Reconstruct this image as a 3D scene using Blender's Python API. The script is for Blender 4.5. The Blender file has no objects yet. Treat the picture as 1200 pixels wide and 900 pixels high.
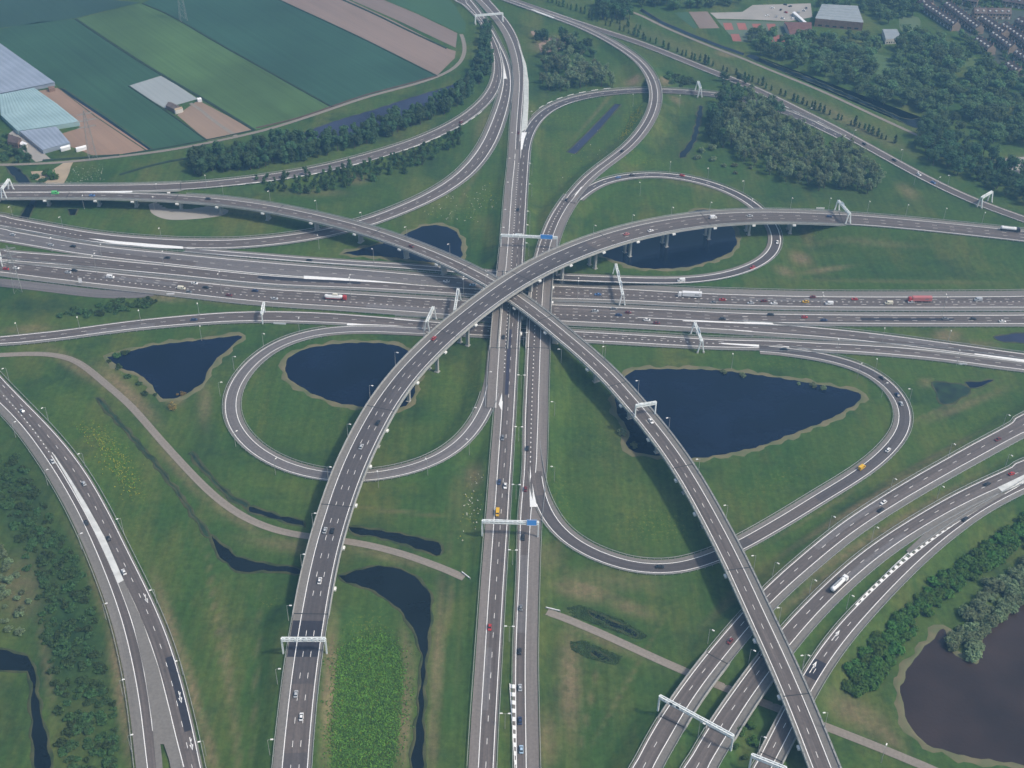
import bpy, bmesh, math, random
import numpy as np
from mathutils import Matrix, Vector
random.seed(7); np.random.seed(7)
S = bpy.context.scene
COL = S.collection
R = math.radians
# ------------------------------------------------------------------ camera, light, exposure
CAMZ, PITCH, ROLL, FPX = 450.0, 36.5, 1.0, 1500.0
cam_d = bpy.data.cameras.new('camera'); cam = bpy.data.objects.new('camera', cam_d); COL.objects.link(cam)
cam_d.sensor_width = 36.0; cam_d.lens = 36.0*FPX/1200.0
cam_d.clip_start = 1.0; cam_d.clip_end = 20000.0
CM = Matrix.Translation((0, 0, CAMZ)) @ Matrix.Rotation(R(90-PITCH), 4, 'X') @ Matrix.Rotation(R(ROLL), 4, 'Z')
cam.matrix_world = CM
S.camera = cam
SUN_EL, SUN_AZ = 52.0, 112.0          # azimuth measured from +Y (view direction) towards +X
w = bpy.data.worlds.new('World'); S.world = w; w.use_nodes = True
nt = w.node_tree; bg = nt.nodes['Background']
sky = nt.nodes.new('ShaderNodeTexSky'); sky.sky_type = 'NISHITA'; sky.sun_disc = False
sky.sun_elevation = R(SUN_EL); sky.sun_rotation = R(SUN_AZ); sky.air_density = 1.0; sky.dust_density = 4.0
nt.links.new(sky.outputs['Color'], bg.inputs['Color']); bg.inputs['Strength'].default_value = 0.14
sun_d = bpy.data.lights.new('sun', 'SUN'); sun_d.energy = 2.7; sun_d.angle = R(5); sun_d.color = (1.0, .92, .80)
sun = bpy.data.objects.new('sun', sun_d); COL.objects.link(sun)
sd = Vector((math.sin(R(SUN_AZ))*math.cos(R(SUN_EL)), math.cos(R(SUN_AZ))*math.cos(R(SUN_EL)), math.sin(R(SUN_EL))))
sun.rotation_euler = sd.to_track_quat('Z', 'Y').to_euler(); sun.location = sd*3000
S.view_settings.view_transform = 'Standard'; S.view_settings.look = 'None'
S.view_settings.exposure = 0.24; S.view_settings.gamma = 1.0; S.view_settings.use_curve_mapping = False
S.cycles.max_bounces = 4; S.cycles.volume_bounces = 0; S.cycles.use_denoising = True
S.render.resolution_x = 1024; S.render.resolution_y = 768
HAZE = 0.00023

# ------------------------------------------------------------------ photograph pixel <-> world
M3 = np.array(CM.to_3x3()); CP = np.array([0, 0, CAMZ])
def unp(u, v, z=0.0):
    d = M3 @ np.array([(u-600)/FPX, -(v-450)/FPX, -1.0])
    t = (z-CAMZ)/d[2]
    return CP + d*t
def proj(P):
    q = (np.asarray(P, float)-CP) @ M3
    return np.stack([600+FPX*q[..., 0]/-q[..., 2], 450-FPX*q[..., 1]/-q[..., 2]], -1)
def depth(P):
    return -((np.asarray(P, float)-CP) @ M3)[..., 2]

# ------------------------------------------------------------------ materials
def mat(name, rgb, rough=.8, var=.25, scale=.15, rgb2=None, spec=.3, metal=0, coord='Object', detail=4, tint=0):
    m = bpy.data.materials.new(name); m.use_nodes = True
    n = m.node_tree.nodes; l = m.node_tree.links; b = n['Principled BSDF']
    b.inputs['Roughness'].default_value = rough; b.inputs['Specular IOR Level'].default_value = spec
    b.inputs['Metallic'].default_value = metal
    tc = n.new('ShaderNodeTexCoord'); nz = n.new('ShaderNodeTexNoise')
    nz.inputs['Scale'].default_value = scale; nz.inputs['Detail'].default_value = detail
    l.new(tc.outputs[coord], nz.inputs['Vector'])
    mx = n.new('ShaderNodeMix'); mx.data_type = 'RGBA'
    a = [c*(1-var) for c in rgb]; bb = [min(1, c*(1+var)) for c in rgb] if rgb2 is None else rgb2
    mx.inputs[6].default_value = (*a, 1); mx.inputs[7].default_value = (*bb, 1)
    mr = n.new('ShaderNodeMapRange'); mr.inputs[1].default_value = .3; mr.inputs[2].default_value = .7
    l.new(nz.outputs['Fac'], mr.inputs[0]); l.new(mr.outputs[0], mx.inputs[0])
    out = mx.outputs[2]
    if tint:
        oi = n.new('ShaderNodeObjectInfo'); hs = n.new('ShaderNodeHueSaturation')
        r1 = n.new('ShaderNodeMapRange'); r1.inputs[3].default_value = 1-tint; r1.inputs[4].default_value = 1+tint
        r2 = n.new('ShaderNodeMapRange'); r2.inputs[3].default_value = .5-.03; r2.inputs[4].default_value = .5+.02
        l.new(oi.outputs['Random'], r1.inputs[0]); l.new(r1.outputs[0], hs.inputs['Value'])
        l.new(oi.outputs['Random'], r2.inputs[0]); l.new(r2.outputs[0], hs.inputs['Hue'])
        l.new(out, hs.inputs['Color']); out = hs.outputs[0]
    l.new(out, b.inputs['Base Color'])
    return m
def road_mat(name, rgb, streak=.22):
    m = bpy.data.materials.new(name); m.use_nodes = True
    n = m.node_tree.nodes; l = m.node_tree.links; b = n['Principled BSDF']
    b.inputs['Roughness'].default_value = .85; b.inputs['Specular IOR Level'].default_value = .25
    uv = n.new('ShaderNodeTexCoord'); mp = n.new('ShaderNodeMapping'); mp.inputs['Scale'].default_value = (.9, .012, 1)
    l.new(uv.outputs['UV'], mp.inputs['Vector'])
    a = n.new('ShaderNodeTexNoise'); a.inputs['Scale'].default_value = 1; a.inputs['Detail'].default_value = 3
    l.new(mp.outputs[0], a.inputs['Vector'])
    mp2 = n.new('ShaderNodeMapping'); mp2.inputs['Scale'].default_value = (.25, .006, 1)
    l.new(uv.outputs['UV'], mp2.inputs['Vector'])
    c = n.new('ShaderNodeTexVoronoi'); c.inputs['Scale'].default_value = 1
    l.new(mp2.outputs[0], c.inputs['Vector'])
    sp = n.new('ShaderNodeSeparateColor'); l.new(c.outputs['Color'], sp.inputs[0])
    p = n.new('ShaderNodeMapRange'); p.inputs[3].default_value = 1-streak*.6; p.inputs[4].default_value = 1+streak*.5
    l.new(sp.outputs[0], p.inputs[0])
    q = n.new('ShaderNodeMapRange'); q.inputs[1].default_value = .25; q.inputs[2].default_value = .75
    q.inputs[3].default_value = 1-streak; q.inputs[4].default_value = 1+streak
    l.new(a.outputs['Fac'], q.inputs[0])
    mu = n.new('ShaderNodeMath'); mu.operation = 'MULTIPLY'; l.new(p.outputs[0], mu.inputs[0]); l.new(q.outputs[0], mu.inputs[1])
    f = n.new('ShaderNodeTexNoise'); f.inputs['Scale'].default_value = .8; f.inputs['Detail'].default_value = 6
    ob = n.new('ShaderNodeTexCoord'); l.new(ob.outputs['Object'], f.inputs['Vector'])
    fr = n.new('ShaderNodeMapRange'); fr.inputs[1].default_value = .3; fr.inputs[2].default_value = .7; fr.inputs[3].default_value = .88; fr.inputs[4].default_value = 1.12
    l.new(f.outputs['Fac'], fr.inputs[0])
    m2 = n.new('ShaderNodeMath'); m2.operation = 'MULTIPLY'; l.new(mu.outputs[0], m2.inputs[0]); l.new(fr.outputs[0], m2.inputs[1])
    vm = n.new('ShaderNodeVectorMath'); vm.operation = 'SCALE'; vm.inputs[0].default_value = rgb
    l.new(m2.outputs[0], vm.inputs['Scale']); l.new(vm.outputs[0], b.inputs['Base Color'])
    return m
MT = {}
MT['asphalt'] = road_mat('asphalt', (.120, .104, .097), .3)
MT['asphalt_dark'] = road_mat('asphalt_dark', (.090, .082, .083))
MT['asphalt_grey'] = road_mat('asphalt_grey', (.150, .140, .138))
MT['asphalt_new'] = road_mat('asphalt_new', (.035, .035, .045), .08)
MT['asphalt_blue'] = road_mat('asphalt_blue', (.045, .045, .07), .08)
MT['shoulder'] = road_mat('shoulder', (.175, .165, .150), .12)
MT['shoulder_pink'] = road_mat('shoulder_pink', (.185, .166, .152), .12)
MT['pathmat'] = road_mat('path_concrete', (.235, .208, .175), .12)
MT['paint'] = mat('white_paint', (.80, .80, .77), .6, .06, .6)
MT['gore_paint'] = mat('gore_paint', (.60, .61, .58), .7, .14, .25)
MT['paint_worn'] = mat('worn_white_paint', (.52, .54, .50), .7, .12, .3)
MT['concrete'] = mat('concrete', (.36, .36, .33), .85, .14, .12)
MT['concrete_dark'] = mat('weathered_concrete', (.22, .22, .21), .9, .2, .12)
MT['steel'] = mat('galvanised_steel', (.30, .31, .305), .5, .1, .5, spec=.5)
MT['gantry'] = mat('gantry_steel', (.76, .80, .78), .5, .06, .5, spec=.5)
MT['gantry_dark'] = mat('dark_metal', (.10, .11, .11), .6, .1, .5)  # plain dark metal of the small gantry panels
MT['blue_sign'] = mat('blue_sign', (.10, .34, .80), .5, .05, .5)
MT['white_sign'] = mat('white_sign', (.8, .8, .8), .5, .03, .5)
MT['lamp_white'] = mat('lamp_housing', (.78, .78, .74), .4, .04, .5)
MT['pole'] = mat('lamp_pole', (.34, .35, .34), .5, .08, .5)
MT['glass'] = mat('dark_glass', (.02, .025, .03), .12, .1, 1, spec=.6)
MT['tyre'] = mat('tyre_rubber', (.02, .02, .02), .9, .1, 3)
MT['soil'] = mat('ploughed_soil', (.30, .215, .160), .95, .12, .03, detail=8)
MT['sand'] = mat('sand', (.36, .29, .20), .95, .15, .08)
MT['pad'] = mat('concrete_pad', (.32, .30, .27), .9, .1, .05)
MT['ditch_bank'] = mat('ditch_bank', (.030, .060, .024), .95, .3, .12, rgb2=(.075, .078, .035))
MT['bank'] = mat('reed_bank', (.24, .21, .12), .95, .3, .12, rgb2=(.10, .12, .055))
MT['lattice'] = mat('pylon_steel', (.30, .31, .30), .6, .1, 1)

def water_mat(name, rgb, rough=.12):
    m = mat(name, rgb, rough, .35, .03, spec=.22)
    n = m.node_tree.nodes; l = m.node_tree.links
    t = n.new('ShaderNodeTexNoise'); t.inputs['Scale'].default_value = .6; t.inputs['Detail'].default_value = 4
    tc = n.new('ShaderNodeTexCoord'); l.new(tc.outputs['Object'], t.inputs['Vector'])
    bp = n.new('ShaderNodeBump'); bp.inputs['Strength'].default_value = .3; bp.inputs['Distance'].default_value = .3
    l.new(t.outputs['Fac'], bp.inputs['Height']); l.new(bp.outputs[0], n['Principled BSDF'].inputs['Normal'])
    return m
MT['water'] = water_mat('pond_water', (.004, .008, .022))
MT['water_brown'] = water_mat('lake_water', (.036, .024, .021), .25)
MT['water_grey'] = water_mat('canal_water', (.028, .032, .060), .15)
MT['water_ditch'] = water_mat('ditch_water', (.006, .010, .012), .15)

MT['weedy_water'] = mat('weedy_water', (.012, .020, .016), .4, .1, .16, rgb2=(.030, .064, .022))
def field_mat(name, rgb, ang, freq=.35, amt=.10, var=.12, sc=.012):
    """crop rows as fine bands along a direction plus soft patches"""
    m = mat(name, rgb, .95, var, sc, detail=6)
    n = m.node_tree.nodes; l = m.node_tree.links; b = n['Principled BSDF']
    src = b.inputs['Base Color'].links[0].from_socket
    tc = n.new('ShaderNodeTexCoord'); mr_ = n.new('ShaderNodeMapping'); mr_.inputs['Rotation'].default_value = (0, 0, ang)
    mp = n.new('ShaderNodeMapping'); mp.inputs['Scale'].default_value = (freq, freq*.015, 1)
    l.new(tc.outputs['Object'], mr_.inputs['Vector']); l.new(mr_.outputs[0], mp.inputs['Vector'])
    wv = n.new('ShaderNodeTexNoise'); wv.inputs['Scale'].default_value = 1; wv.inputs['Detail'].default_value = 2
    l.new(mp.outputs[0], wv.inputs['Vector'])
    r = n.new('ShaderNodeMapRange'); r.inputs[1].default_value = .3; r.inputs[2].default_value = .7
    r.inputs[3].default_value = 1-amt; r.inputs[4].default_value = 1+amt; l.new(wv.outputs['Fac'], r.inputs[0])
    vm = n.new('ShaderNodeVectorMath'); vm.operation = 'SCALE'; l.new(src, vm.inputs[0]); l.new(r.outputs[0], vm.inputs['Scale'])
    l.new(vm.outputs[0], b.inputs['Base Color'])
    return m

# ------------------------------------------------------------------ object helpers
def mesh_obj(name, verts, faces, mats, parent=None, fm=None, uv=None, smooth=False):
    me = bpy.data.meshes.new(name); me.from_pydata([tuple(map(float, v)) for v in verts], [], faces)
    for m in (mats if isinstance(mats, (list, tuple)) else [mats]): me.materials.append(MT[m] if isinstance(m, str) else m)
    if fm is not None: me.polygons.foreach_set('material_index', fm)
    if uv is not None:
        u = me.uv_layers.new(name='UVMap')
        lv = np.empty(len(me.loops), np.int32); me.loops.foreach_get('vertex_index', lv)
        u.data.foreach_set('uv', np.asarray(uv, np.float32)[lv].ravel())
    if smooth: me.polygons.foreach_set('use_smooth', [True]*len(me.polygons))
    me.update()
    o = bpy.data.objects.new(name, me); COL.objects.link(o)
    if parent: o.parent = parent
    return o
def tag(o, label, cat, group=None, kind=None):
    o['label'] = label; o['category'] = cat
    if group: o['group'] = group
    if kind: o['kind'] = kind
    return o
def thing(name, label, cat, loc=(0, 0, 0), rz=0, group=None):
    o = bpy.data.objects.new(name, None); COL.objects.link(o); o.empty_display_size = .5
    o.location = tuple(map(float, loc)); o.rotation_euler = (0, 0, rz)
    return tag(o, label, cat, group)
def copy_tree(o, parent=None):
    c = o.copy(); COL.objects.link(c); c.parent = parent
    for ch in o.children: copy_tree(ch, c)
    return c
class MB:
    def __init__(s): s.v = []; s.f = []; s.m = []
    def box(s, c, size, rot=None, mi=0, top=None):
        x, y, z = [k/2 for k in size]; tx, ty = top if top else (1, 1)
        P = [(-x, -y, -z), (x, -y, -z), (x, y, -z), (-x, y, -z), (-x*tx, -y*ty, z), (x*tx, -y*ty, z), (x*tx, y*ty, z), (-x*tx, y*ty, z)]
        n = len(s.v)
        for p in P:
            p = Vector(p)
            if rot is not None: p = rot @ p
            s.v.append(tuple(p+Vector(c)))
        for f in ((3, 2, 1, 0), (4, 5, 6, 7), (0, 1, 5, 4), (1, 2, 6, 5), (2, 3, 7, 6), (3, 0, 4, 7)):
            s.f.append(tuple(n+i for i in f)); s.m.append(mi)
        return s
    def bar(s, a, b, r, r2=None, k=4, mi=0, cap=True):
        a = Vector(a); b = Vector(b); d = (b-a); r2 = r if r2 is None else r2
        q = d.to_track_quat('Z', 'Y').to_matrix(); n = len(s.v)
        for p, rr in ((a, r), (b, r2)):
            for i in range(k):
                t = 2*math.pi*(i+.5)/k
                s.v.append(tuple(p+q @ Vector((math.cos(t)*rr, math.sin(t)*rr, 0))))
        for i in range(k):
            j = (i+1) % k; s.f.append((n+i, n+j, n+k+j, n+k+i)); s.m.append(mi)
        if cap:
            s.f.append(tuple(n+i for i in reversed(range(k)))); s.m.append(mi)
            s.f.append(tuple(n+k+i for i in range(k))); s.m.append(mi)
        return s
    def build(s, name, mats, parent=None, smooth=False):
        return mesh_obj(name, s.v, s.f, mats, parent, s.m, smooth=smooth)

# ------------------------------------------------------------------ curves
def catmull(P, step=3.0):
    P = [np.asarray(p, float) for p in P]
    if len(P) == 2:
        n = max(2, int(np.linalg.norm(P[1]-P[0])/step)); return np.array([P[0]+(P[1]-P[0])*t for t in np.linspace(0, 1, n+1)])
    Q = [2*P[0]-P[1]]+P+[2*P[-1]-P[-2]]; out = []
    for i in range(1, len(Q)-2):
        p0, p1, p2, p3 = Q[i-1:i+3]
        t0 = 0.0; t1 = t0+max(1e-6, np.linalg.norm(p1-p0))**.5; t2 = t1+max(1e-6, np.linalg.norm(p2-p1))**.5; t3 = t2+max(1e-6, np.linalg.norm(p3-p2))**.5
        n = max(2, int(np.linalg.norm(p2-p1)/step))
        for t in np.linspace(t1, t2, n, endpoint=False):
            A1 = (t1-t)/(t1-t0)*p0+(t-t0)/(t1-t0)*p1; A2 = (t2-t)/(t2-t1)*p1+(t-t1)/(t2-t1)*p2; A3 = (t3-t)/(t3-t2)*p2+(t-t2)/(t3-t2)*p3
            B1 = (t2-t)/(t2-t0)*A1+(t-t0)/(t2-t0)*A2; B2 = (t3-t)/(t3-t1)*A2+(t-t1)/(t3-t1)*A3
            out.append((t2-t)/(t2-t1)*B1+(t-t1)/(t2-t1)*B2)
    out.append(Q[-2]); return np.array(out)
def resample(P, step):
    d = np.r_[0, np.cumsum(np.linalg.norm(np.diff(P[:, :2], axis=0), axis=1))]
    n = max(2, int(round(d[-1]/step))+1); s = np.linspace(0, d[-1], n)
    return np.stack([np.interp(s, d, P[:, k]) for k in range(P.shape[1])], 1), s
def smooth(A, k):
    if k < 2 or len(A) < 5: return A
    B = A.copy(); n = len(A)
    for i in range(n):
        r = min(k, i, n-1-i); B[i] = A[i-r:i+r+1].mean(0)
    return B
ROADS = {}
class Road:
    def __init__(s, key, desc, L=None, Rr=None, C=None, w=None, z=0.25, axis=(0, 1), sl=3.0, sr=1.0, mats=('asphalt', 'shoulder'), marks=(), rails=(),
                 bridge=None, lift=0.0, sm=6, ext=(0, 0), embank=True):
        s.key, s.desc, s.sl, s.sr, s.mats, s.marks, s.rails, s.bridge, s.embank = key, desc, sl, sr, mats, marks, rails, bridge, embank
        zt = z if isinstance(z, (list, tuple)) else [(0, z), (1, z)]
        zx = [a for a, b in zt]; zy = [b for a, b in zt]
        def zf(u, v): return float(np.interp(u*axis[0]+v*axis[1], zx, zy))+lift
        def cv(pts): return catmull([unp(u, v, zf(u, v)) for u, v in pts])
        if C is not None:
            c = cv(C); c, _ = resample(c, 3.0); hw = np.full(len(c), w/2.0)
        else:
            l = cv(L); r = cv(Rr); l, _ = resample(l, 3.0); r, _ = resample(r, 1.0)
            d = ((l[:, None, :2]-r[None, :, :2])**2).sum(-1); j = d.argmin(1)
            c = (l+r[j])/2; hw = np.sqrt(d[np.arange(len(l)), j])/2
            if w: hw[:] = w/2.0
            m = (np.linalg.norm(np.diff(c[:, :2], axis=0), axis=1) > .2); c = c[np.r_[True, m]]; hw = hw[np.r_[True, m]]
            X = np.c_[c, hw]; X, _ = resample(X, 3.0); c = X[:, :3]; hw = X[:, 3]
        c = smooth(c, sm); hw = smooth(hw[:, None], sm*3)[:, 0]
        if ext[0]:
            d = c[0]-c[4]; d[2] = 0; d /= np.linalg.norm(d); k = int(ext[0]/3); c = np.r_[[c[0]+d*3*i for i in range(k, 0, -1)], c]; hw = np.r_[[hw[0]]*k, hw]
        if ext[1]:
            d = c[-1]-c[-5]; d[2] = 0; d /= np.linalg.norm(d); k = int(ext[1]/3); c = np.r_[c, [c[-1]+d*3*i for i in range(1, k+1)]]; hw = np.r_[hw, [hw[-1]]*k]
        t = np.gradient(c, axis=0); t[:, 2] = 0; t /= np.linalg.norm(t, axis=1)[:, None]
        s.c, s.hw, s.t, s.n = c, hw, t, np.stack([-t[:, 1], t[:, 0], 0*t[:, 0]], 1)
        s.s = np.r_[0, np.cumsum(np.linalg.norm(np.diff(c[:, :2], axis=0), axis=1))]
        s.px = proj(c); s.slA = np.full(len(c), float(sl))
        s.br = [tuple(sorted((s.near(*a), s.near(*b)))) for a, b in (bridge or [])]
        ROADS[key] = s
    def near(s, u, v): return int(((s.px-np.array([u, v]))**2).sum(1).argmin())
    def seg(s):
        out = []; k = 0
        for a, b in sorted(s.br):
            if a > k: out.append((k, a, False))
            out.append((a, b, True)); k = b
        if k < len(s.c)-1: out.append((k, len(s.c)-1, False))
        return out
    def at(s, sv, off, dz=0.0):
        c = [np.interp(sv, s.s, s.c[:, k]) for k in range(3)]; n = [np.interp(sv, s.s, s.n[:, k]) for k in range(2)]
        return np.array([c[0]+n[0]*off, c[1]+n[1]*off, c[2]+dz])
    def slw(s, sv): return float(np.interp(sv, s.s, s.slA))
    def halfw(s, sv): return float(np.interp(sv, s.s, s.hw))
    def heading(s, i): return math.atan2(s.t[i, 1], s.t[i, 0])
def in_bridge(r, i): return any(a <= i <= b for a, b in r.br)
# ------------------------------------------------------------------ the roads, traced as their white edge lines (photograph pixels) and heights (metres)
def hp(rows): return dict(L=[(x, a) for x, a, b in rows], Rr=[(x, b) for x, a, b in rows])       # far line, near line, station order from the left edge
def vp(rows): return dict(L=[(a, y) for y, a, b in rows], Rr=[(b, y) for y, a, b in rows])       # station order going away from the viewer
ED = (('edge', 1), ('edge', -1))
NSZ = [(60, .6), (110, .8), (190, 2.6), (250, 4.6), (320, 6.6), (400, 6.6), (470, 5.4), (560, 3.4), (670, 2.0), (900, 1.0)]
# wide motorway across the picture
Road('ramp_far', 'far slip road joining the wide motorway', lift=.02,
     L=[(0, 254), (50, 263), (100, 272), (150, 277.5), (200, 281), (230, 282.3), (280, 281.5), (330, 276.5), (378, 269.5), (425, 258.5), (463, 244), (497, 229), (522, 214), (541, 200), (564, 170), (578.7, 137), (588, 110), (590.5, 90), (588, 70), (578, 48), (565, 25), (550, 6), (544, 0)],
     Rr=[(0, 264), (50, 273), (100, 282), (150, 287.3), (200, 289.5), (230, 290), (280, 289.8), (330, 285.5), (378, 278), (435, 263), (463, 253), (497, 239), (530, 221.7), (556, 200), (577, 172.7), (590.7, 139), (597, 112), (598.5, 95), (595, 75), (585, 52), (572, 28), (556, 6), (551, 0)],
     sl=3.2, sr=2.4, marks=ED+(('dash', 0, (215, 286), (590, 90)), ('block', 0, (0, 259), (100, 277))), rails=((1, .6), (-1, .4)), ext=(60, 150), mats=('asphalt', 'shoulder'))
Road('far_through', 'upper carriageway of the wide motorway', **hp([(0, 269, 281), (50, 278, 289.5), (100, 286.5, 298), (150, 292.5, 304), (200, 297.5, 309), (250, 302.2, 315), (300, 306.5, 320.5), (356, 311, 325), (400, 315, 327), (440, 318, 330), (500, 323, 335), (560, 327, 339), (600, 330.5, 341), (640, 334, 343.5)]),
     sl=3.2, sr=2.2, marks=ED+(('dash', 0),), rails=((1, .4),), ext=(60, 0), mats=('asphalt_grey', 'shoulder'))
Road('far_second', 'second upper carriageway of the wide motorway', lift=.02, **hp([(0, 294, 304), (50, 298, 308.3), (100, 301.5, 312), (150, 307, 317), (200, 311.5, 321.3), (250, 317, 326.5), (300, 322, 331.5), (356, 325.8, 335), (400, 327.5, 336.3), (440, 330.5, 338), (500, 335, 341), (560, 339, 345.5), (600, 341, 347.3), (640, 343.5, 349)]),
     sl=2.4, sr=3.4, marks=(('edge', -1), ('edge', 1, (0, 294), (480, 333)), ('dash', 0), ('block', 1, (490, 334), (640, 343.5))), rails=((-1, .5),), ext=(60, 0), mats=('asphalt', 'shoulder'))
Road('far_merged', 'far carriageway of the wide motorway', lift=.01, **hp([(620, 333.5, 348.5), (660, 336, 349.6), (700, 337.5, 350.6), (740, 339.3, 352), (800, 343, 355.5), (850, 345, 357), (900, 346.6, 358.3), (950, 347.6, 359.4), (1000, 348, 359.8), (1100, 348, 360), (1200, 347.5, 359.8)]),
     sl=7.0, sr=4.4, marks=ED+(('dash', .5), ('block', 0), ('dash', -.5)), rails=((1, .5), (-1, .5)), ext=(0, 80), mats=('asphalt', 'shoulder'))
Road('near_through', 'near carriageway of the wide motorway', **hp([(0, 306.5, 318.3), (50, 311.7, 325), (100, 317, 331), (150, 322.5, 336.3), (200, 327.8, 341.6), (250, 333, 347.5), (300, 337.8, 353), (350, 341, 356.3), (400, 343.8, 359), (450, 347, 362.7), (500, 350, 366.5), (560, 353.5, 371), (620, 356, 374.3), (660, 357.8, 376), (700, 359.3, 378), (740, 361, 380), (800, 364.3, 382.8), (850, 366.4, 386), (880, 367.5, 388)]),
     sl=3.8, sr=5.2, marks=ED+(('dash', .6), ('dash', .2, (0, 313), (600, 362)), ('dash', .2, (640, 364), (880, 375)), ('block', -.25, (85, 329), (640, 372)), ('block', -.22, (641, 370), (745, 374)), ('solid', -.12, (747, 373), (880, 379)), ('dash', -.62, (640, 373), (880, 384))), rails=((1, .5), (-1, .5)), ext=(60, 0), mats=('asphalt', 'shoulder'))
Road('near_upper', 'near carriageway of the wide motorway beyond the exit', lift=.02, **hp([(870, 367.2, 377.2), (905, 368.2, 377.8), (950, 368.8, 378.3), (1000, 369.2, 378.7), (1100, 369.5, 379), (1200, 369.5, 379)]),
     sl=3.8, sr=3.6, marks=ED+(('dash', .33), ('dash', -.33)), rails=((1, .5), (-1, .6)), ext=(0, 80), mats=('asphalt', 'shoulder'))
Road('exit_ramp', 'exit slip road dropping away from the wide motorway', lift=.03, **hp([(860, 378, 387), (900, 379.8, 390), (933, 382, 392), (967, 385, 395), (1000, 388.2, 398), (1050, 394.3, 403.3), (1100, 401, 410), (1142, 407, 415), (1200, 415, 423)]),
     sl=1.2, sr=4.0, marks=ED+(('dash', 0),), rails=((1, .5),), ext=(0, 80), mats=('asphalt', 'shoulder'))
Road('collector', 'near collector road of the wide motorway', lift=.01, **hp([(460, 374, 387), (510, 377.7, 389.5), (560, 381.3, 392.5), (620, 385.7, 395.4), (680, 389, 398.3), (740, 392.4, 401.3), (800, 395.8, 404.8), (860, 398.5, 408), (900, 399.8, 406.3), (925, 401.2, 407.5), (950, 402.3, 409), (998, 404, 411.5), (1050, 407.3, 415.3), (1100, 411.3, 420), (1150, 418, 427), (1200, 424.5, 433)]),
     sl=3.0, sr=3.2, marks=ED+(('dash', 0, (900, 403), (1200, 429)), ('block', -.05, (500, 383), (860, 403)), ('dash', .5, (500, 380), (860, 400))), rails=((1, .5), (-1, .5)), ext=(0, 80), mats=('asphalt', 'shoulder'))
Road('near_ramp', 'near slip road passing above the reed lined pond', lift=.02, **hp([(0, 395, 402.5), (50, 390, 399), (100, 384, 392.2), (150, 377, 385.6), (200, 372, 380.7), (230, 369, 378.7), (280, 365.3, 376), (313, 365, 375.8), (350, 366, 376.2), (380, 367.3, 377), (427, 370, 380.5), (470, 374, 383.5), (500, 376.8, 384.5)]),
     sl=1.2, sr=2.8, marks=ED+(('dash', 0),), rails=((-1, .4),), ext=(60, 0), mats=('asphalt', 'shoulder'))
# central motorway
Road('main_left', 'left carriageway of the central motorway', axis=(0, 1), z=NSZ, bridge=[((594, 410), (604, 318))], lift=.02,
     **vp([(900, 560.6, 577.8), (840, 563.7, 580.7), (775, 567.8, 584.5), (720, 571.2, 587.5), (670, 574.4, 590.6), (610, 579, 594.3), (560, 582.4, 597.3), (515, 585.7, 600), (470, 588.7, 602.7), (450, 590.2, 603.5), (410, 592.3, 605.4), (370, 594.6, 608), (330, 597.8, 610.5), (290, 600.6, 612.8), (255, 603, 614.8), (220, 605.3, 616.7), (190, 607.8, 618.7), (175, 609, 620), (160, 613, 624), (148, 619, 629.5), (135, 631, 640), (124, 648, 656), (116, 667, 672), (110, 690, 692), (106, 720, 721), (104, 757, 757)][:18] ),
     sl=4.2, sr=1.2, marks=(('edge', -1), ('edge', 1, (569, 900), (595, 470)), ('dash', 0), ('block', .98, (597, 440), (613, 192))), rails=((-1, .4), (1, .6, (569, 900), (594, 480))), ext=(60, 0), mats=('asphalt', 'shoulder_pink'))
Road('weave_lane', 'weaving lane of the central motorway', axis=(0, 1), z=NSZ, bridge=[((585, 410), (596, 318))],
     **vp([(478, 581, 588.5), (450, 582.3, 590.2), (410, 584.8, 592.3), (370, 588, 594.6), (330, 591.3, 597.8), (290, 595.2, 600.6), (255, 597.6, 603), (220, 600, 605.3), (190, 603.2, 608), (150, 605.2, 610), (120, 607.6, 612), (100, 609, 613.4), (75, 607.5, 613), (50, 601, 608), (30, 590.5, 598.5), (15, 578, 586.5), (0, 564, 573)]),
     sl=5.4, sr=1.0, marks=(('edge', 1), ('edge', -1, (608, 165), (568, 0))), rails=((1, .6),), ext=(0, 150), mats=('asphalt', 'shoulder_pink'))
Road('main_right', 'right carriageway of the central motorway', axis=(0, 1), z=NSZ, bridge=[((622, 410), (627, 318))], lift=.02,
     **vp([(900, 605.3, 616.7), (840, 604.5, 615.9), (775, 604, 615.4), (720, 606, 617), (670, 608.7, 618.4), (620, 610.7, 619.8), (580, 612.4, 623), (560, 613.3, 630), (530, 614.6, 629.6), (500, 615.7, 629.8), (450, 617.4, 631.7), (410, 619, 633), (370, 620.8, 634.6), (340, 623, 636), (320, 625, 638), (300, 628.4, 641.3), (270, 638, 650), (255, 644.7, 656.5), (240, 654, 665.5), (228, 663.3, 674)][::1]),
     sl=1.2, sr=5.6, marks=(('edge', 1), ('edge', -1), ('block', .05, (622, 545), (664, 235))), rails=((1, .4), (-1, .5)), ext=(60, 0), mats=('asphalt', 'shoulder_pink'))
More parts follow.
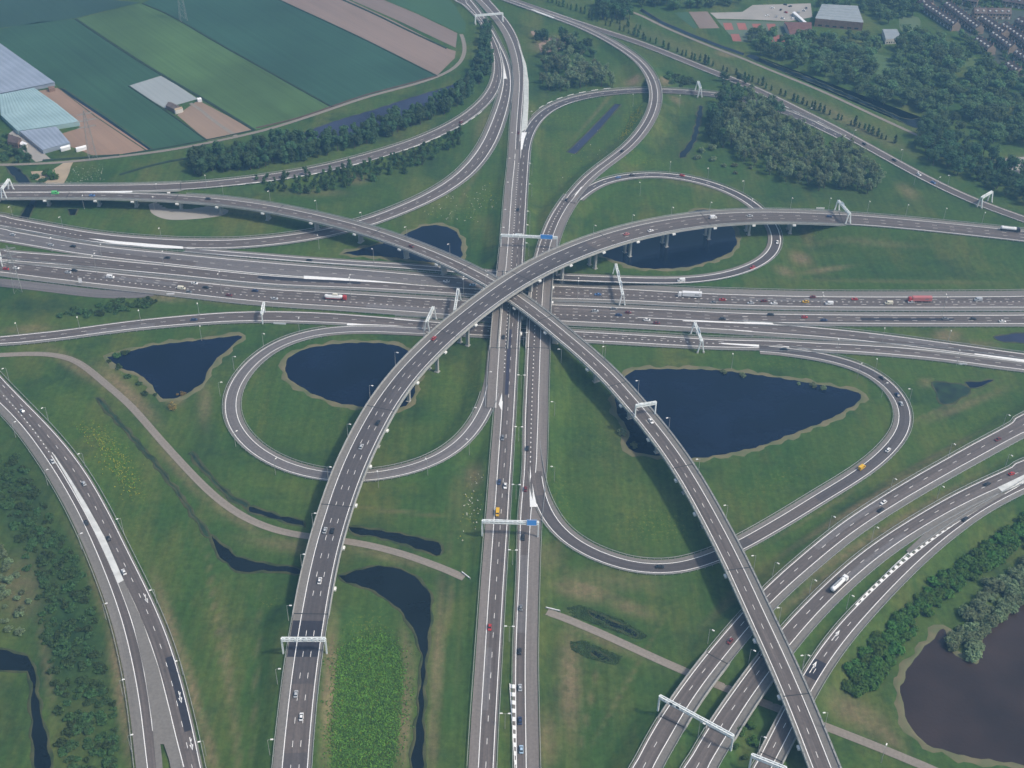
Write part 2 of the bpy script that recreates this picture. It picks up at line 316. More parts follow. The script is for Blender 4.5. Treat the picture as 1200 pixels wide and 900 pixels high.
# feeder from the right into the left carriageway, and the branch that bridges it
Road('feeder', 'dark feeder road curving in under the branch bridge', axis=(0, 1), z=[(100, .4), (130, .6), (170, 1.9), (200, 2.8)], lift=.04,
     C=[(612.5, 195), (614, 178), (617, 162), (624, 147), (635, 134), (652, 123), (680, 114), (715, 108.5), (757, 106), (800, 107.5), (840, 111), (880, 119), (915, 129), (945, 141), (985, 160)], w=7.4,
     sl=2.6, sr=1.0, marks=ED+(('dash', 0),), rails=((1, .5, (632, 137), (960, 147)), (-1, .4, (617, 165), (960, 147))), mats=('asphalt_dark', 'shoulder'))
BRZ = [(600, .6), (675, 1.2), (747, 4), (780, 6.5), (860, 6.2), (905, 5), (950, 4.4)]
Road('branch', 'branch road bridging the dark feeder road', axis=(0, 1), z=[(0, .6), (29, .8), (60, 3.2), (90, 6.2), (130, 6.2), (180, 5), (235, 4.7)], bridge=[((766, 121), (763, 94))], lift=.03,
     C=[(665, 236), (684, 212.5), (706, 194), (730, 176.5), (749, 157), (763, 134), (768, 113), (764, 93), (749, 72), (729, 57), (703, 42), (675, 29), (650, 20), (625, 11), (600, 2)], w=4.6,
     sl=2.0, sr=3.4, marks=ED, rails=((1, .5), (-1, .5)), ext=(0, 150), mats=('asphalt', 'shoulder_pink'))
Road('distant_motorway', 'distant motorway crossing the far corner', lift=.05,
     C=[(640, 14), (675, 26), (707, 36.5), (740, 47), (775, 60), (812, 75), (850, 90), (875, 100), (903, 113), (937, 130), (975, 149), (1012, 169), (1050, 190), (1087, 210), (1120, 226), (1150, 239), (1200, 257)], w=7.6,
     sl=1.6, sr=1.0, marks=ED, rails=((-1, .5),), ext=(150, 80), mats=('asphalt', 'shoulder_pink'))
Road('loop_far', 'far loop ramp round the pond beneath the upper flyover', axis=(1, 0), z=[(640, 2), (672, 4.6), (700, 3.6), (760, 1.2), (1000, .3)], lift=.01,
     C=[(676, 233), (689, 222), (706, 212.5), (745, 205), (785, 205), (822, 212), (856, 223.5), (887, 242), (903, 260), (911, 278), (908.5, 293), (895, 306), (868, 318), (835, 325.5), (800, 328.7), (740, 328.2), (702, 326.8), (662, 325.4), (630, 323.6)], w=6.0,
     sl=1.2, sr=2.6, marks=ED+(('dash', 0, (690, 222), (856, 223)),), rails=((1, .5, (720, 209), (690, 326)),), mats=('asphalt_dark', 'shoulder'))
Road('loop_far_tail', 'merge lane from the far loop ramp', lift=.03,
     C=[(702, 326.5), (662, 325), (600, 321.5), (540, 317), (480, 312.3), (420, 308.6), (365, 305), (300, 299.6), (250, 295.8), (217, 292.5)], w=4.4,
     sl=1.2, sr=2.4, marks=ED, rails=((1, .5),), mats=('asphalt_grey', 'shoulder'))
Road('loop_near', 'round loop ramp enclosing the oval pond', axis=(1, 0), z=[(240, .3), (330, .6), (440, 1.2), (530, 3.0), (580, 5.2)], lift=.03,
     C=[(500, 388), (450, 385.5), (410, 385), (380, 387.5), (347, 394), (318, 406.5), (292, 427), (273, 454), (268.5, 480), (279, 508), (300, 528), (330, 545.5), (382, 558.5), (432, 559.3), (481, 550.5), (525, 532.5), (556, 503), (573, 470), (580.5, 435), (583, 405)], w=6.0,
     sl=2.6, sr=1.2, marks=ED+(('dash', 0, (573, 470), (583, 405)),), rails=((-1, .5, (380, 387), (576, 462)), (1, .5, (380, 387), (576, 462))), mats=('asphalt_grey', 'shoulder'))
ROADS['loop_near'].sl, ROADS['loop_near'].sr = 2.8, 1.2
Road('loop_right', 'loop ramp round the triangular pond', axis=(1, 0), z=[(628, 3.6), (650, 2.8), (720, 1.6), (840, .4), (1100, .3)], lift=.03,
     C=[(624.5, 505), (625.5, 535), (628.3, 562), (632.5, 585), (640.5, 605), (651, 619.5), (664, 632), (684, 645), (712, 656.5), (735, 663), (767, 669), (806, 663.5), (842, 651.5), (900, 621), (975, 575), (1012, 552.5), (1041, 528), (1057, 508), (1063, 487), (1052, 461), (1031, 441), (1000, 426), (960, 417), (925, 411), (890, 408.5)], w=6.2,
     sl=2.8, sr=1.2, marks=(('edge', 1, (628, 560), (890, 408)), ('edge', -1, (634, 590), (900, 410))), rails=((-1, .5, (642, 608), (925, 411)), (1, .5, (635, 592), (925, 411))), mats=('asphalt_dark', 'shoulder'))
# slip road off the lower flyover to the far motorway
Road('slip_left', 'slip road curving along the tree belt to the far motorway', axis=(1, 0), z=[(0, 8.3), (200, 7.8), (250, 6), (330, 2.5), (400, 1.0), (600, .8)], lift=.04, bridge=[((0, 222), (215, 217.5))],
     L=[(0, 217.5), (100, 217.2), (160, 217), (205, 215.5), (247, 212.5), (297, 207), (347, 200), (378, 193.5), (437, 178.5), (487, 162.5), (537, 138.5), (568, 112), (579, 86), (577, 55), (566, 28), (549, 10), (538, 0)],
     Rr=[(0, 225), (100, 224.5), (160, 223.5), (207, 222), (247, 219.5), (297, 214.3), (347, 207), (378, 202), (440, 186), (487, 171), (537, 148.5), (572, 122), (587, 96), (586.5, 68), (577, 43), (563, 22), (545, 3)],
     sl=1.6, sr=1.2, marks=ED+(('dash', 0, (240, 217), (580, 85)),), rails=((-1, .5), (1, .5)), ext=(60, 150), mats=('asphalt', 'shoulder'))
# motorway at the left edge
Road('corner_right', 'right carriageway of the corner motorway',
     L=[(217, 905), (200, 839), (186, 783), (167, 728), (145, 681), (130, 652), (110, 612), (80, 560), (62, 532), (35, 496), (0, 455)],
     Rr=[(236, 905), (217, 817), (197, 750), (172, 692), (151, 650), (125, 597), (100, 552), (75, 520), (37, 480), (0, 442)], z=.8,
     sl=1.0, sr=1.0, marks=(('edge', -1), ('edge', 1, (216, 900), (62, 532)), ('dash', 0)), rails=((-1, 1.2),), ext=(60, 60), mats=('asphalt', 'shoulder'), lift=.02)
Road('corner_left', 'left carriageway of the corner motorway',
     L=[(173.5, 905), (169, 867), (161, 805), (147, 742), (130.5, 692), (115, 649), (100, 615), (75, 570), (50, 530), (25, 497), (0, 472)],
     Rr=[(183.5, 905), (178, 844), (169.5, 789), (155.5, 728), (139, 683), (122, 648), (103, 608), (78, 562), (56, 528), (30, 492), (0, 459)], z=.8,
     sl=4.6, sr=1.0, marks=(('edge', 1), ('edge', -1, (178, 860), (62, 534)), ('block', -1, (60, 530), (0, 461))), rails=((1, .8),), ext=(60, 60), mats=('asphalt', 'shoulder'))
# three roads at the lower right
CZ = 4.2
Road('lower_first', 'first of the three roads under the lower flyover', z=CZ, bridge=[((775, 845), (838, 768))],
     L=[(743, 900), (772, 844), (794, 811), (842, 753), (871, 717), (900, 686), (941, 650), (975, 622), (1050, 572), (1125, 529), (1200, 490)],
     Rr=[(764, 900), (783, 866), (819, 808), (842, 775), (878, 733), (900, 709), (917, 692), (966, 650), (1000, 622), (1050, 590), (1125, 547), (1200, 505)],
     sl=1.0, sr=3.6, marks=ED+(('dash', 0),), rails=((1, .5), (-1, .4)), ext=(60, 60), mats=('asphalt', 'shoulder'))
Road('lower_second', 'second of the three roads under the lower flyover', z=CZ, bridge=[((840, 860), (905, 775))],
     L=[(804, 900), (836, 844), (867, 800), (893, 767), (919, 735), (964, 687), (1008, 650), (1050, 620), (1100, 590), (1150, 564), (1200, 543)],
     Rr=[(828, 900), (848, 866), (867, 837), (897, 792), (926, 753), (978, 698), (1031, 650), (1075, 621), (1125, 592), (1170, 571), (1200, 559)],
     sl=1.0, sr=3.6, marks=ED+(('dash', 0),), rails=((1, .5), (-1, .4)), ext=(60, 60), mats=('asphalt', 'shoulder'))
Road('lower_third', 'third of the three roads under the lower flyover', z=CZ, bridge=[((895, 885), (935, 822))],
     L=[(885, 900), (900, 869), (921, 828), (944, 786), (978, 739), (1005, 708), (1040, 674), (1072, 649), (1125, 611), (1175, 580), (1200, 567)],
     Rr=[(903, 900), (928, 853), (951, 808), (986, 753), (1022, 714), (1045, 690), (1083, 650), (1112, 625), (1150, 598), (1200, 572)],
     sl=1.0, sr=3.0, marks=ED+(('dash', 0, (895, 885), (1000, 725)),), rails=((1, .5), (-1, .4)), ext=(60, 60), mats=('asphalt', 'shoulder'))
# flyovers
Road('upper_flyover', 'upper flyover', axis=(1, -1), z=[(-570, 3.6), (-440, 5.2), (-340, 7.5), (-217, 10.5), (-90, 13.5), (60, 17), (180, 19.2), (300, 19.2), (420, 17.5), (560, 14.8), (735, 10.5), (840, 8), (930, 6)], bridge=[((381, 722), (986, 256))],
     L=[(330.2, 905), (336, 844), (344.4, 775), (354, 719), (367, 650), (382.5, 600), (400, 550), (420, 507.5), (447.5, 457.5), (473, 430), (493, 408.7), (520, 386), (546.7, 363), (573, 342.7), (600, 322.5), (650, 296), (700, 276.5), (750, 263.5), (800, 254.5), (850, 249.5), (900, 248), (950, 250), (1000, 252.7), (1050, 256.3), (1100, 261), (1150, 266), (1200, 271.5)],
     Rr=[(359.8, 905), (364.3, 844), (371.5, 775), (380.5, 719), (393, 650), (407.5, 600), (424, 550), (445, 507.5), (475, 457.5), (497, 430), (520, 404.7), (546.7, 380.7), (573, 360.7), (600, 342.3), (650, 314), (700, 294), (750, 277.7), (800, 267.5), (850, 261.5), (900, 259.5), (950, 260), (1000, 262), (1050, 266), (1100, 271.3), (1150, 276.5), (1200, 282)],
     sl=3.9, sr=1.6, marks=ED+(('dash', .33), ('dash', -.33)), rails=((1, .3), (-1, .3)), ext=(60, 60), mats=('asphalt_dark', 'shoulder'), sm=8)
Road('lower_flyover', 'lower flyover', axis=(1, 1), z=[(-60, 8.3), (225, 8.3), (430, 8.8), (676, 10.8), (863, 12.6), (960, 12.8), (1110, 12.4), (1270, 12), (1490, 11.3), (1860, 10.6)], bridge=[((-40, 230), (990, 960))],
     C=[(0, 228.8), (50, 228.5), (100, 228.7), (150, 229.3), (180, 230.5), (230, 233.5), (280, 238.5), (330, 246.5), (380, 257.5), (413, 265.5), (447, 276), (480, 288), (513, 301), (547, 316.5), (578, 333), (603, 349), (627, 367), (655, 389.5), (682, 413.5), (700, 427.5), (732.5, 463.5), (768.5, 506), (806, 559.5), (833.5, 610), (855, 650), (876, 696), (900, 748), (925, 802.5), (963.5, 900)], w=7.4,
     sl=3.6, sr=1.3, marks=ED+(('dash', 0),), rails=((1, .3), (-1, .3)), ext=(60, 60), mats=('asphalt', 'shoulder'), sm=8)
ROADS['loop_right'].slA = np.where(ROADS['loop_right'].px[:, 0] < 645, np.interp(ROADS['loop_right'].px[:, 1], [520, 600], [.1, 2.8]), 2.8)
ROADS['loop_right'].slA[ROADS['loop_right'].px[:, 0] >= 645] = 2.8
ROADS['lower_flyover'].slA = np.interp(ROADS['lower_flyover'].px[:, 0], [150, 250], [.5, 3.6])
# small service roads and paths
Road('path', 'pale service path winding through the grass', C=[(0, 416), (35, 414.5), (70, 414.5), (95, 425), (115, 443), (150, 472), (185, 512), (215, 545), (255, 585), (300, 614), (350, 628), (400, 632.5), (440, 640), (500, 658), (544, 677)], w=3.0, z=.12, sl=.7, sr=.7, mats=('pathmat', 'pathmat'), ext=(60, 0), embank=False)
Road('path_lower', 'pale service path under the three roads', C=[(641, 717), (670, 727), (700, 740), (750, 763), (800, 786), (850, 806), (900, 826), (940, 841), (975, 854), (1010, 868), (1045, 882), (1080, 896), (1110, 910)], w=3.0, z=.12, sl=.7, sr=.7, mats=('pathmat', 'pathmat'), ext=(0, 40), embank=False)
Road('farm_road', 'pale farm road beside the fields', C=[(0, 193), (40, 192), (75, 190), (130, 184.5), (200, 175.5), (250, 166), (310, 152.5), (345, 142), (390, 127), (430, 113.5), (470, 103), (500, 94.5), (525, 84.5), (538, 75), (544.5, 62), (544, 50), (540.5, 40)], w=2.6, z=.12, sl=.5, sr=.5, mats=('pathmat', 'pathmat'), ext=(40, 0), embank=False)
Road('towpath', 'narrow lane beside the poplar row', C=[(700, 0), (725, 9), (745, 15), (775, 30), (810, 45), (837, 56), (867, 67), (900, 81), (940, 97), (975, 112), (1020, 133), (1072, 157), (1085, 163)], w=2.6, z=.12, sl=.4, sr=.4, mats=('pathmat', 'pathmat'), embank=False)
Road('old_road', 'disused grey road stub beside the wide motorway', C=[(0, 331), (40, 335), (80, 340), (120, 345), (150, 345.5), (180, 342.5)], w=8.0, z=.14, sl=.8, sr=.8, mats=('asphalt_grey', 'asphalt_grey'), ext=(40, 0), embank=False)
Road('plot_track', 'pale track across the small bare plot', C=[(223, 121), (233, 127), (245, 137), (260, 148), (272, 156), (279, 161)], w=2.2, z=.16, sl=.4, sr=.4, mats=('pathmat', 'pathmat'), embank=False, sm=2)
Road('farm_track', 'sandy farm track', C=[(80, 191), (76, 205), (70, 216)], w=4, z=.14, sl=.6, sr=.6, mats=('sand', 'sand'), embank=False, sm=1)

# ------------------------------------------------------------------ ponds, canals and ditches (photograph pixels)
PONDS = {
 'reed_pond': ('water', [(125, 419), (150, 412), (180, 405), (230, 399), (255, 396), (283, 394), (270, 407), (255, 420), (245, 432), (240, 445), (225, 458), (212, 464), (205, 467), (190, 467), (180, 455), (165, 440), (140, 430)]),
 'oval_pond': ('water', [(333, 432), (338, 420), (352, 411), (385, 404), (430, 401.5), (460, 404), (478, 411), (486, 425), (488, 445), (484, 464), (476, 475), (450, 480), (420, 476), (395, 472), (370, 463), (350, 452), (337, 442)]),
 'triangular_pond': ('water', [(732, 440), (745, 434), (790, 432.5), (840, 434), (900, 441), (950, 449), (985, 455), (1005, 460), (1010, 466), (1000, 475), (970, 492), (930, 508), (890, 523), (850, 532), (815, 537), (770, 534), (745, 530), (733, 520), (738, 507), (730, 495), (722, 480), (722, 460)]),
 'flyover_pond': ('water', [(706, 300), (715, 290), (740, 275), (780, 260), (800, 253), (812, 247.5), (830, 246), (845, 253), (858, 266), (863, 280), (860, 292), (845, 301), (825, 308), (805, 313), (775, 315), (750, 314), (735, 310)]),
 'far_pond': ('water', [(402, 297), (430, 290), (455, 283), (480, 272), (490, 267), (505, 264), (520, 265), (532, 270), (539, 278), (541, 290), (540, 302), (525, 308), (500, 307), (470, 303), (440, 300), (420, 299.5)]),
 'field_canal': ('water_grey', [(358, 155), (390, 143), (440, 128), (480, 115), (520, 103), (540, 97), (546, 101), (530, 114), (490, 131), (450, 146), (410, 160), (375, 168), (360, 164)]),
 'brown_lake': ('water_brown', [(1055, 805), (1067, 778), (1089, 753), (1106, 736), (1114, 762), (1144, 778), (1155, 742), (1178, 722), (1200, 708), (1260, 700), (1280, 800), (1260, 900), (1178, 893), (1122, 884), (1080, 868), (1061, 839)]),
 'winding_ditch': ('water_ditch', [(396, 675), (411, 671), (432, 665), (453, 663.5), (478, 671), (497, 685.5), (505, 703), (504, 728), (500, 767), (497, 800), (496, 844), (493, 905), (484, 905), (489, 844), (492, 805), (494, 767), (486, 742), (472, 719), (450, 700), (425, 687), (405, 682)]),
 'bend_ditch': ('water_ditch', [(246, 626), (262, 640), (278, 652), (300, 658.5), (325, 663), (352, 667), (352, 672), (325, 669.5), (300, 669), (285, 671), (270, 664), (255, 648)]),
 'flyover_ditch': ('water_ditch', [(408, 617), (440, 621), (475, 627), (517, 639), (516, 651), (495, 645), (475, 638), (440, 629), (412, 624)]),
 'path_ditch': ('water_ditch', [(292, 593), (330, 605), (356, 611), (356, 616), (330, 610), (290, 597)]),
 'thin_ditch': ('weedy_water', [(116, 466), (149, 503.5), (179, 537.5), (206, 572), (231, 608), (246, 628), (243, 629), (228, 607), (203.5, 572), (177, 539), (147, 505), (114, 467)]),
 'second_thin_ditch': ('weedy_water', [(225, 530), (244, 553.5), (269, 579), (292, 592.5), (291, 595.5), (267, 581), (242.5, 555.5), (223, 532)]),
 'corner_ditch': ('water_ditch', [(-20, 758), (0, 761), (18, 765), (36, 774), (44, 817), (57, 905), (45, 905), (37, 840), (32, 787), (10, 786), (-20, 784)]),
 'straight_ditch': ('water_grey', [(721, 122), (727, 122.5), (700, 154), (674, 180.5), (665, 178.5), (690, 154)]),
 'marsh_ditch': ('water_ditch', [(819, 124), (822, 124), (819, 150), (815, 165), (800, 185), (796, 184), (809, 165), (814, 150)]),
 'muddy_pool': ('weedy_water', [(1093, 448), (1115, 449), (1137, 455), (1127, 466), (1106, 474), (1098, 463)]),
 'small_pool': ('water', [(1132, 448), (1150, 447), (1165, 445), (1150, 452), (1138, 455)]),
 'roadside_pool': ('water_grey', [(1166, 395), (1180, 392), (1215, 391), (1215, 401), (1190, 401), (1170, 399)]),
 'long_puddle': ('water_ditch', [(688, 716), (700, 720), (725, 731), (748, 743), (745, 746), (722, 736), (697, 724)]),
 'short_puddle': ('water_ditch', [(685, 758), (700, 764), (715, 772), (713, 775), (697, 768)]),
 'farm_canal': ('water_ditch', [(6, 195), (16, 195), (28, 204), (38, 217), (46, 226), (40, 240), (32, 256), (23, 256), (33, 240), (36, 228), (24, 216)]),
 'short_canal': ('water_ditch', [(80, 245), (91, 245), (88, 252), (82, 252)]),
 'crop_ditch': ('water_ditch', [(69, 103), (74, 104), (120, 133), (178, 174.5), (172, 176), (112, 136)]),
 'lane_canal': ('water_ditch', [(752, 10), (775, 24.5), (810, 39.5), (845, 53), (872, 62.5), (871, 65), (843, 55.5), (808, 42), (773, 27), (750, 12.5)]),
 'park_canal': ('water_ditch', [(874, 66), (905, 79), (945, 94), (985, 110.5), (1040, 134), (1075, 150), (1086, 143), (1082, 138), (1068, 140), (1056, 138), (1040, 131), (985, 107), (945, 90), (905, 74.5), (880, 64)]),
}
def inside(poly, P):
    x, y = P[..., 0], P[..., 1]; r = np.zeros(x.shape, bool); n = len(poly)
    for i in range(n):
        x1, y1 = poly[i]; x2, y2 = poly[(i+1) % n]
        if y1 == y2: continue
        c = ((y1 > y) != (y2 > y)) & (x < (x2-x1)*(y-y1)/(y2-y1)+x1); r ^= c
    return r
def world_poly(px, z=0.0, soft=0):
    P = [unp(u, v, z) for u, v in px]
    if soft:
        Q = catmull(P+[P[0]], soft)[:-1]; return Q
    return np.array(P)
# ------------------------------------------------------------------ terrain: one sheet, raised under the embankments, painted with its own grass, soil and flowers
def grow(a, b, st, lo, hi):
    m = list(np.arange(a, b+.1, st)); d = st; x = m[-1]
    up = []
    while x < hi: d *= 1.35; x += d; up.append(min(x, hi))
    d = st; x = m[0]; dn = []
    while x > lo: d *= 1.35; x -= d; dn.append(max(x, lo))
    return np.array(dn[::-1]+m+up)
GS = 2.5
gx = grow(-620, 620, GS, -6000, 6000); gy = grow(290, 1320, GS, -4000, 6000)
GX, GY = np.meshgrid(gx, gy)
GZ = np.zeros_like(GX)
def stamp(c, rad, fn, op):
    i0, i1 = np.searchsorted(gx, [c[0]-rad, c[0]+rad]); j0, j1 = np.searchsorted(gy, [c[1]-rad, c[1]+rad])
    if i0 >= i1 or j0 >= j1: return
    d = np.hypot(GX[j0:j1, i0:i1]-c[0], GY[j0:j1, i0:i1]-c[1])
    GZ[j0:j1, i0:i1] = op(GZ[j0:j1, i0:i1], fn(d))
for r in ROADS.values():
    if not r.embank: continue
    for i in range(len(r.c)):
        if in_bridge(r, i) or r.c[i, 2] < .7: continue
        cc = r.c[i]+r.n[i]*(r.sl-r.sr)/2; h = r.hw[i]+(r.sl+r.sr)/2; z = r.c[i, 2]-.2
        stamp(cc, h+2+z*2.4, lambda d: z-np.maximum(0, d-h-1.0)/2.2, np.maximum)
for r in ROADS.values():
    for i in range(len(r.c)):
        if in_bridge(r, i): continue
        cc = r.c[i]+r.n[i]*(r.sl-r.sr)/2; h = r.hw[i]+(r.sl+r.sr)/2; z = r.c[i, 2]-.22
        stamp(cc, h+14, lambda d: z+np.maximum(0, d-h-.6)/1.6, np.minimum)
GP = np.stack([GX, GY, GZ], -1); GPX = proj(np.stack([GX, GY, np.zeros_like(GX)], -1)); DEP = depth(GP)
GPX[DEP < 50] = -9999
for nm, (m_, pl) in PONDS.items():
    k = inside(pl, GPX); GZ[k] = np.minimum(GZ[k], -.35)
def ground_z(x, y):
    i = int(np.clip(np.searchsorted(gx, x)-1, 0, len(gx)-2)); j = int(np.clip(np.searchsorted(gy, y)-1, 0, len(gy)-2))
    a = (x-gx[i])/(gx[i+1]-gx[i]); b = (y-gy[j])/(gy[j+1]-gy[j])
    return float((GZ[j, i]*(1-a)+GZ[j, i+1]*a)*(1-b)+(GZ[j+1, i]*(1-a)+GZ[j+1, i+1]*a)*b)
# patches of the ground that differ in kind: R bare or straw coloured, G flowering or fresh, B rough dark growth   (cx, cy, rx, ry, degrees, channel, strength)
SPOTS = [(95, 432, 45, 7, 32, 0, .7), (150, 462, 42, 9, 44, 0, .9), (208, 548, 45, 6, 50, 0, .6), (270, 600, 40, 7, 36, 0, .6), (345, 640, 55, 8, 8, 0, .5), (455, 652, 50, 6, 14, 0, .5),
 (200, 735, 7, 60, -18, 0, .8), (226, 810, 6, 50, -14, 0, .8), (246, 880, 6, 40, -10, 0, .7), (386, 815, 7, 75, 4, 0, 1.), (474, 845, 6, 60, 3, 0, .9), (478, 770, 6, 35, -10, 0, .6), (513, 770, 7, 80, 3, 0, .7), (507, 860, 6, 50, 2, 0, .6),
 (684, 692, 34, 11, 12, 0, .8), (738, 712, 28, 8, 20, 0, .6), (668, 800, 12, 60, 0, 0, .8), (640, 870, 14, 30, 0, 0, .6), (705, 750, 50, 5, 24, 0, .6), (640, 655, 20, 18, 0, 0, .4), (720, 680, 60, 12, 5, 0, .35),
 (1005, 838, 38, 15, 28, 0, .7), (1040, 862, 24, 7, 40, 0, .7), (1012, 594, 95, 5, -31, 0, .8), (1015, 640, 130, 6, -31, 0, .7), (960, 690, 60, 8, -36, 0, .6), (1090, 540, 60, 4, -28, 0, .5), (860, 700, 40, 7, -45, 0, .4), (1040, 600, 120, 8, -30, 0, .3),
 (938, 303, 12, 7, 20, 0, .8), (920, 318, 12, 5, 20, 0, .7), (967, 316, 26, 3, -8, 0, .6), (945, 275, 6, 14, -20, 0, .6), (1110, 394, 16, 8, 0, 0, .8), (1145, 404, 25, 5, 4, 0, .5), (1085, 448, 8, 5, 0, 0, .6), (1130, 475, 45, 5, -22, 0, .5),
 (140, 800, 6, 90, -8, 0, .9), (118, 700, 5, 60, -20, 0, .6), (100, 650, 5, 50, -30, 0, .4), (20, 690, 26, 34, 0, 0, .5), (55, 780, 5, 60, -8, 0, .4), (268, 790, 4, 60, -5, 0, .55), (277, 870, 4, 40, -3, 0, .5),
 (555, 560, 10, 14, 0, 0, .7), (545, 590, 16, 40, 0, 0, .25), (190, 347, 28, 6, 5, 0, .7), (260, 352, 30, 5, 4, 0, .4), (30, 386, 30, 5, -3, 0, .5), (205, 466, 10, 10, 0, 0, .8), (240, 470, 8, 26, 0, 0, .5), (418, 210, 12, 6, 0, 0, .6), (372, 226, 30, 4, 0, 0, .4),
 (743, 97, 10, 5, 0, 0, 1.), (779, 98, 6, 4, 0, 0, 1.), (792, 117, 8, 3, 30, 0, .8), (642, 52, 16, 8, -10, 0, 1.), (627, 40, 5, 4, 0, 0, .8), (567, 145, 8, 20, 20, 0, .4), (1065, 225, 14, 6, 30, 0, .5), (170, 236, 8, 4, 0, 0, .4), (120, 292, 60, 3, 5, 0, .3),
 (850, 80, 140, 7, 24, 0, .35), (980, 135, 90, 7, 26, 0, .5), (1190, 190, 22, 6, 0, 0, 1.), (850, 64, 12, 3, 10, 0, .8),
 (138, 535, 14, 42, -32, 1, 1.), (110, 503, 16, 10, 20, 1, .6), (162, 580, 10, 10, 0, 1, .5), (430, 820, 30, 80, 2, 1, 1.), (418, 870, 28, 40, 0, 1, .9), (315, 706, 12, 6, -10, 1, .5), (743, 133, 8, 24, 30, 1, .9), (726, 160, 6, 14, 40, 1, .6), (576, 235, 14, 14, 0, 1, .5), (553, 598, 12, 24, 0, 1, .5),
 (775, 615, 45, 18, 0, 1, .45), (960, 277, 18, 8, 0, 1, .45), (545, 250, 24, 10, 0, 1, .3), (755, 190, 30, 6, 10, 1, .5), (660, 590, 20, 40, 0, 1, .25), (916, 560, 6, 6, 0, 1, .6), (1155, 395, 14, 4, 0, 1, .5), (480, 720, 10, 20, 0, 1, .2), (660, 140, 18, 12, 0, 1, .4), (1140, 500, 40, 14, -25, 1, .15),
 (60, 690, 40, 190, -14, 2, .8), (105, 770, 30, 110, -10, 2, .7), (15, 850, 25, 40, 0, 2, .6), (70, 362, 90, 10, 2, 2, .5), (715, 728, 44, 7, 22, 2, .9), (700, 768, 30, 6, 24, 2, .8), (420, 880, 20, 30, 0, 2, .3), (1000, 232, 110, 14, 6, 2, .5), (1090, 215, 80, 9, 30, 2, .5), (1060, 300, 110, 20, 0, 2, .35), (1090, 322, 110, 6, 0, 2, .5),
 (700, 640, 40, 20, 10, 2, .2), (830, 610, 40, 30, 30, 2, .3), (690, 540, 30, 50, 0, 2, .2), (780, 800, 30, 40, -30, 2, .35), (720, 850, 30, 50, -20, 2, .3), (240, 500, 14, 50, -20, 2, .5), (130, 480, 14, 40, -40, 2, .3), (480, 680, 14, 60, 0, 2, .3), (760, 60, 120, 14, 22, 2, .2), (640, 90, 40, 30, 0, 2, .3), (500, 190, 90, 14, -25, 2, .3), (810, 150, 14, 50, 15, 2, .4), (330, 695, 8, 50, 10, 2, .4), (480, 632, 50, 8, 10, 2, .5), (1150, 340, 60, 30, 0, 2, .1),
 (255, 735, 2, 90, -8, 0, .5), (300, 800, 2, 100, 3, 0, .35), (540, 760, 2, 120, 3, 0, .45), (528, 690, 2, 60, 0, 0, .4), (655, 640, 2, 60, -10, 0, .4), (690, 830, 2, 70, 12, 0, .4), (735, 800, 2, 80, 30, 0, .35), (960, 600, 60, 2, -32, 0, .4), (1100, 480, 60, 2, -25, 0, .4), (470, 600, 60, 2, 6, 0, .4), (400, 590, 2, 30, 10, 0, .2), (700, 130, 2, 40, 40, 0, .4), (800, 215, 60, 2, 14, 0, .3), (560, 200, 2, 60, 30, 0, .35), (300, 250, 120, 2, 4, 0, .3), (320, 375, 40, 3, -5, 0, .3), (1010, 290, 70, 2, 3, 0, .3), (1060, 330, 110, 2, 1, 0, .3), (620, 330, 4, 30, 0, 0, .2), (900, 570, 80, 14, -32, 1, .2), (900, 425, 110, 6, 6, 1, .25), (120, 580, 50, 120, -30, 1, .14), (300, 480, 40, 60, 0, 1, .15), (540, 470, 30, 60, 20, 1, .15), (690, 500, 30, 60, -20, 1, .14), (1100, 440, 60, 20, 0, 1, .15), (660, 170, 30, 60, 20, 1, .2), (770, 240, 70, 20, 0, 1, .12), (400, 500, 70, 40, 10, 1, .12), (620, 200, 12, 60, 0, 1, .2), (230, 245, 60, 8, 2, 1, .15)]
PT = np.zeros(GX.shape+(3,), np.float32)
U, V = GPX[..., 0], GPX[..., 1]
for cx, cy, rx, ry, an, ch, st in SPOTS:
    a = R(an); dx, dy = U-cx, V-cy
    e = ((dx*math.cos(a)+dy*math.sin(a))/rx)**2+((-dx*math.sin(a)+dy*math.cos(a))/ry)**2
    PT[..., ch] = np.maximum(PT[..., ch], st*np.exp(-(e**1.3)*.8))
ny, nx = GX.shape; idx = np.arange(ny*nx).reshape(ny, nx)
F = np.stack([idx[:-1, :-1], idx[:-1, 1:], idx[1:, 1:], idx[1:, :-1]], -1).reshape(-1, 4)
gm = bpy.data.meshes.new('ground'); gm.vertices.add(ny*nx); gm.vertices.foreach_set('co', np.stack([GX, GY, GZ], -1).astype(np.float32).ravel())
gm.loops.add(F.size); gm.loops.foreach_set('vertex_index', F.astype(np.int32).ravel()); gm.polygons.add(len(F))
gm.polygons.foreach_set('loop_start', np.arange(0, F.size, 4, dtype=np.int32)); gm.polygons.foreach_set('use_smooth', np.ones(len(F), bool))
ca = gm.color_attributes.new('growth', 'FLOAT_COLOR', 'POINT'); ca.data.foreach_set('color', np.concatenate([PT, np.ones(GX.shape+(1,), np.float32)], -1).ravel())
gm.update(calc_edges=True)
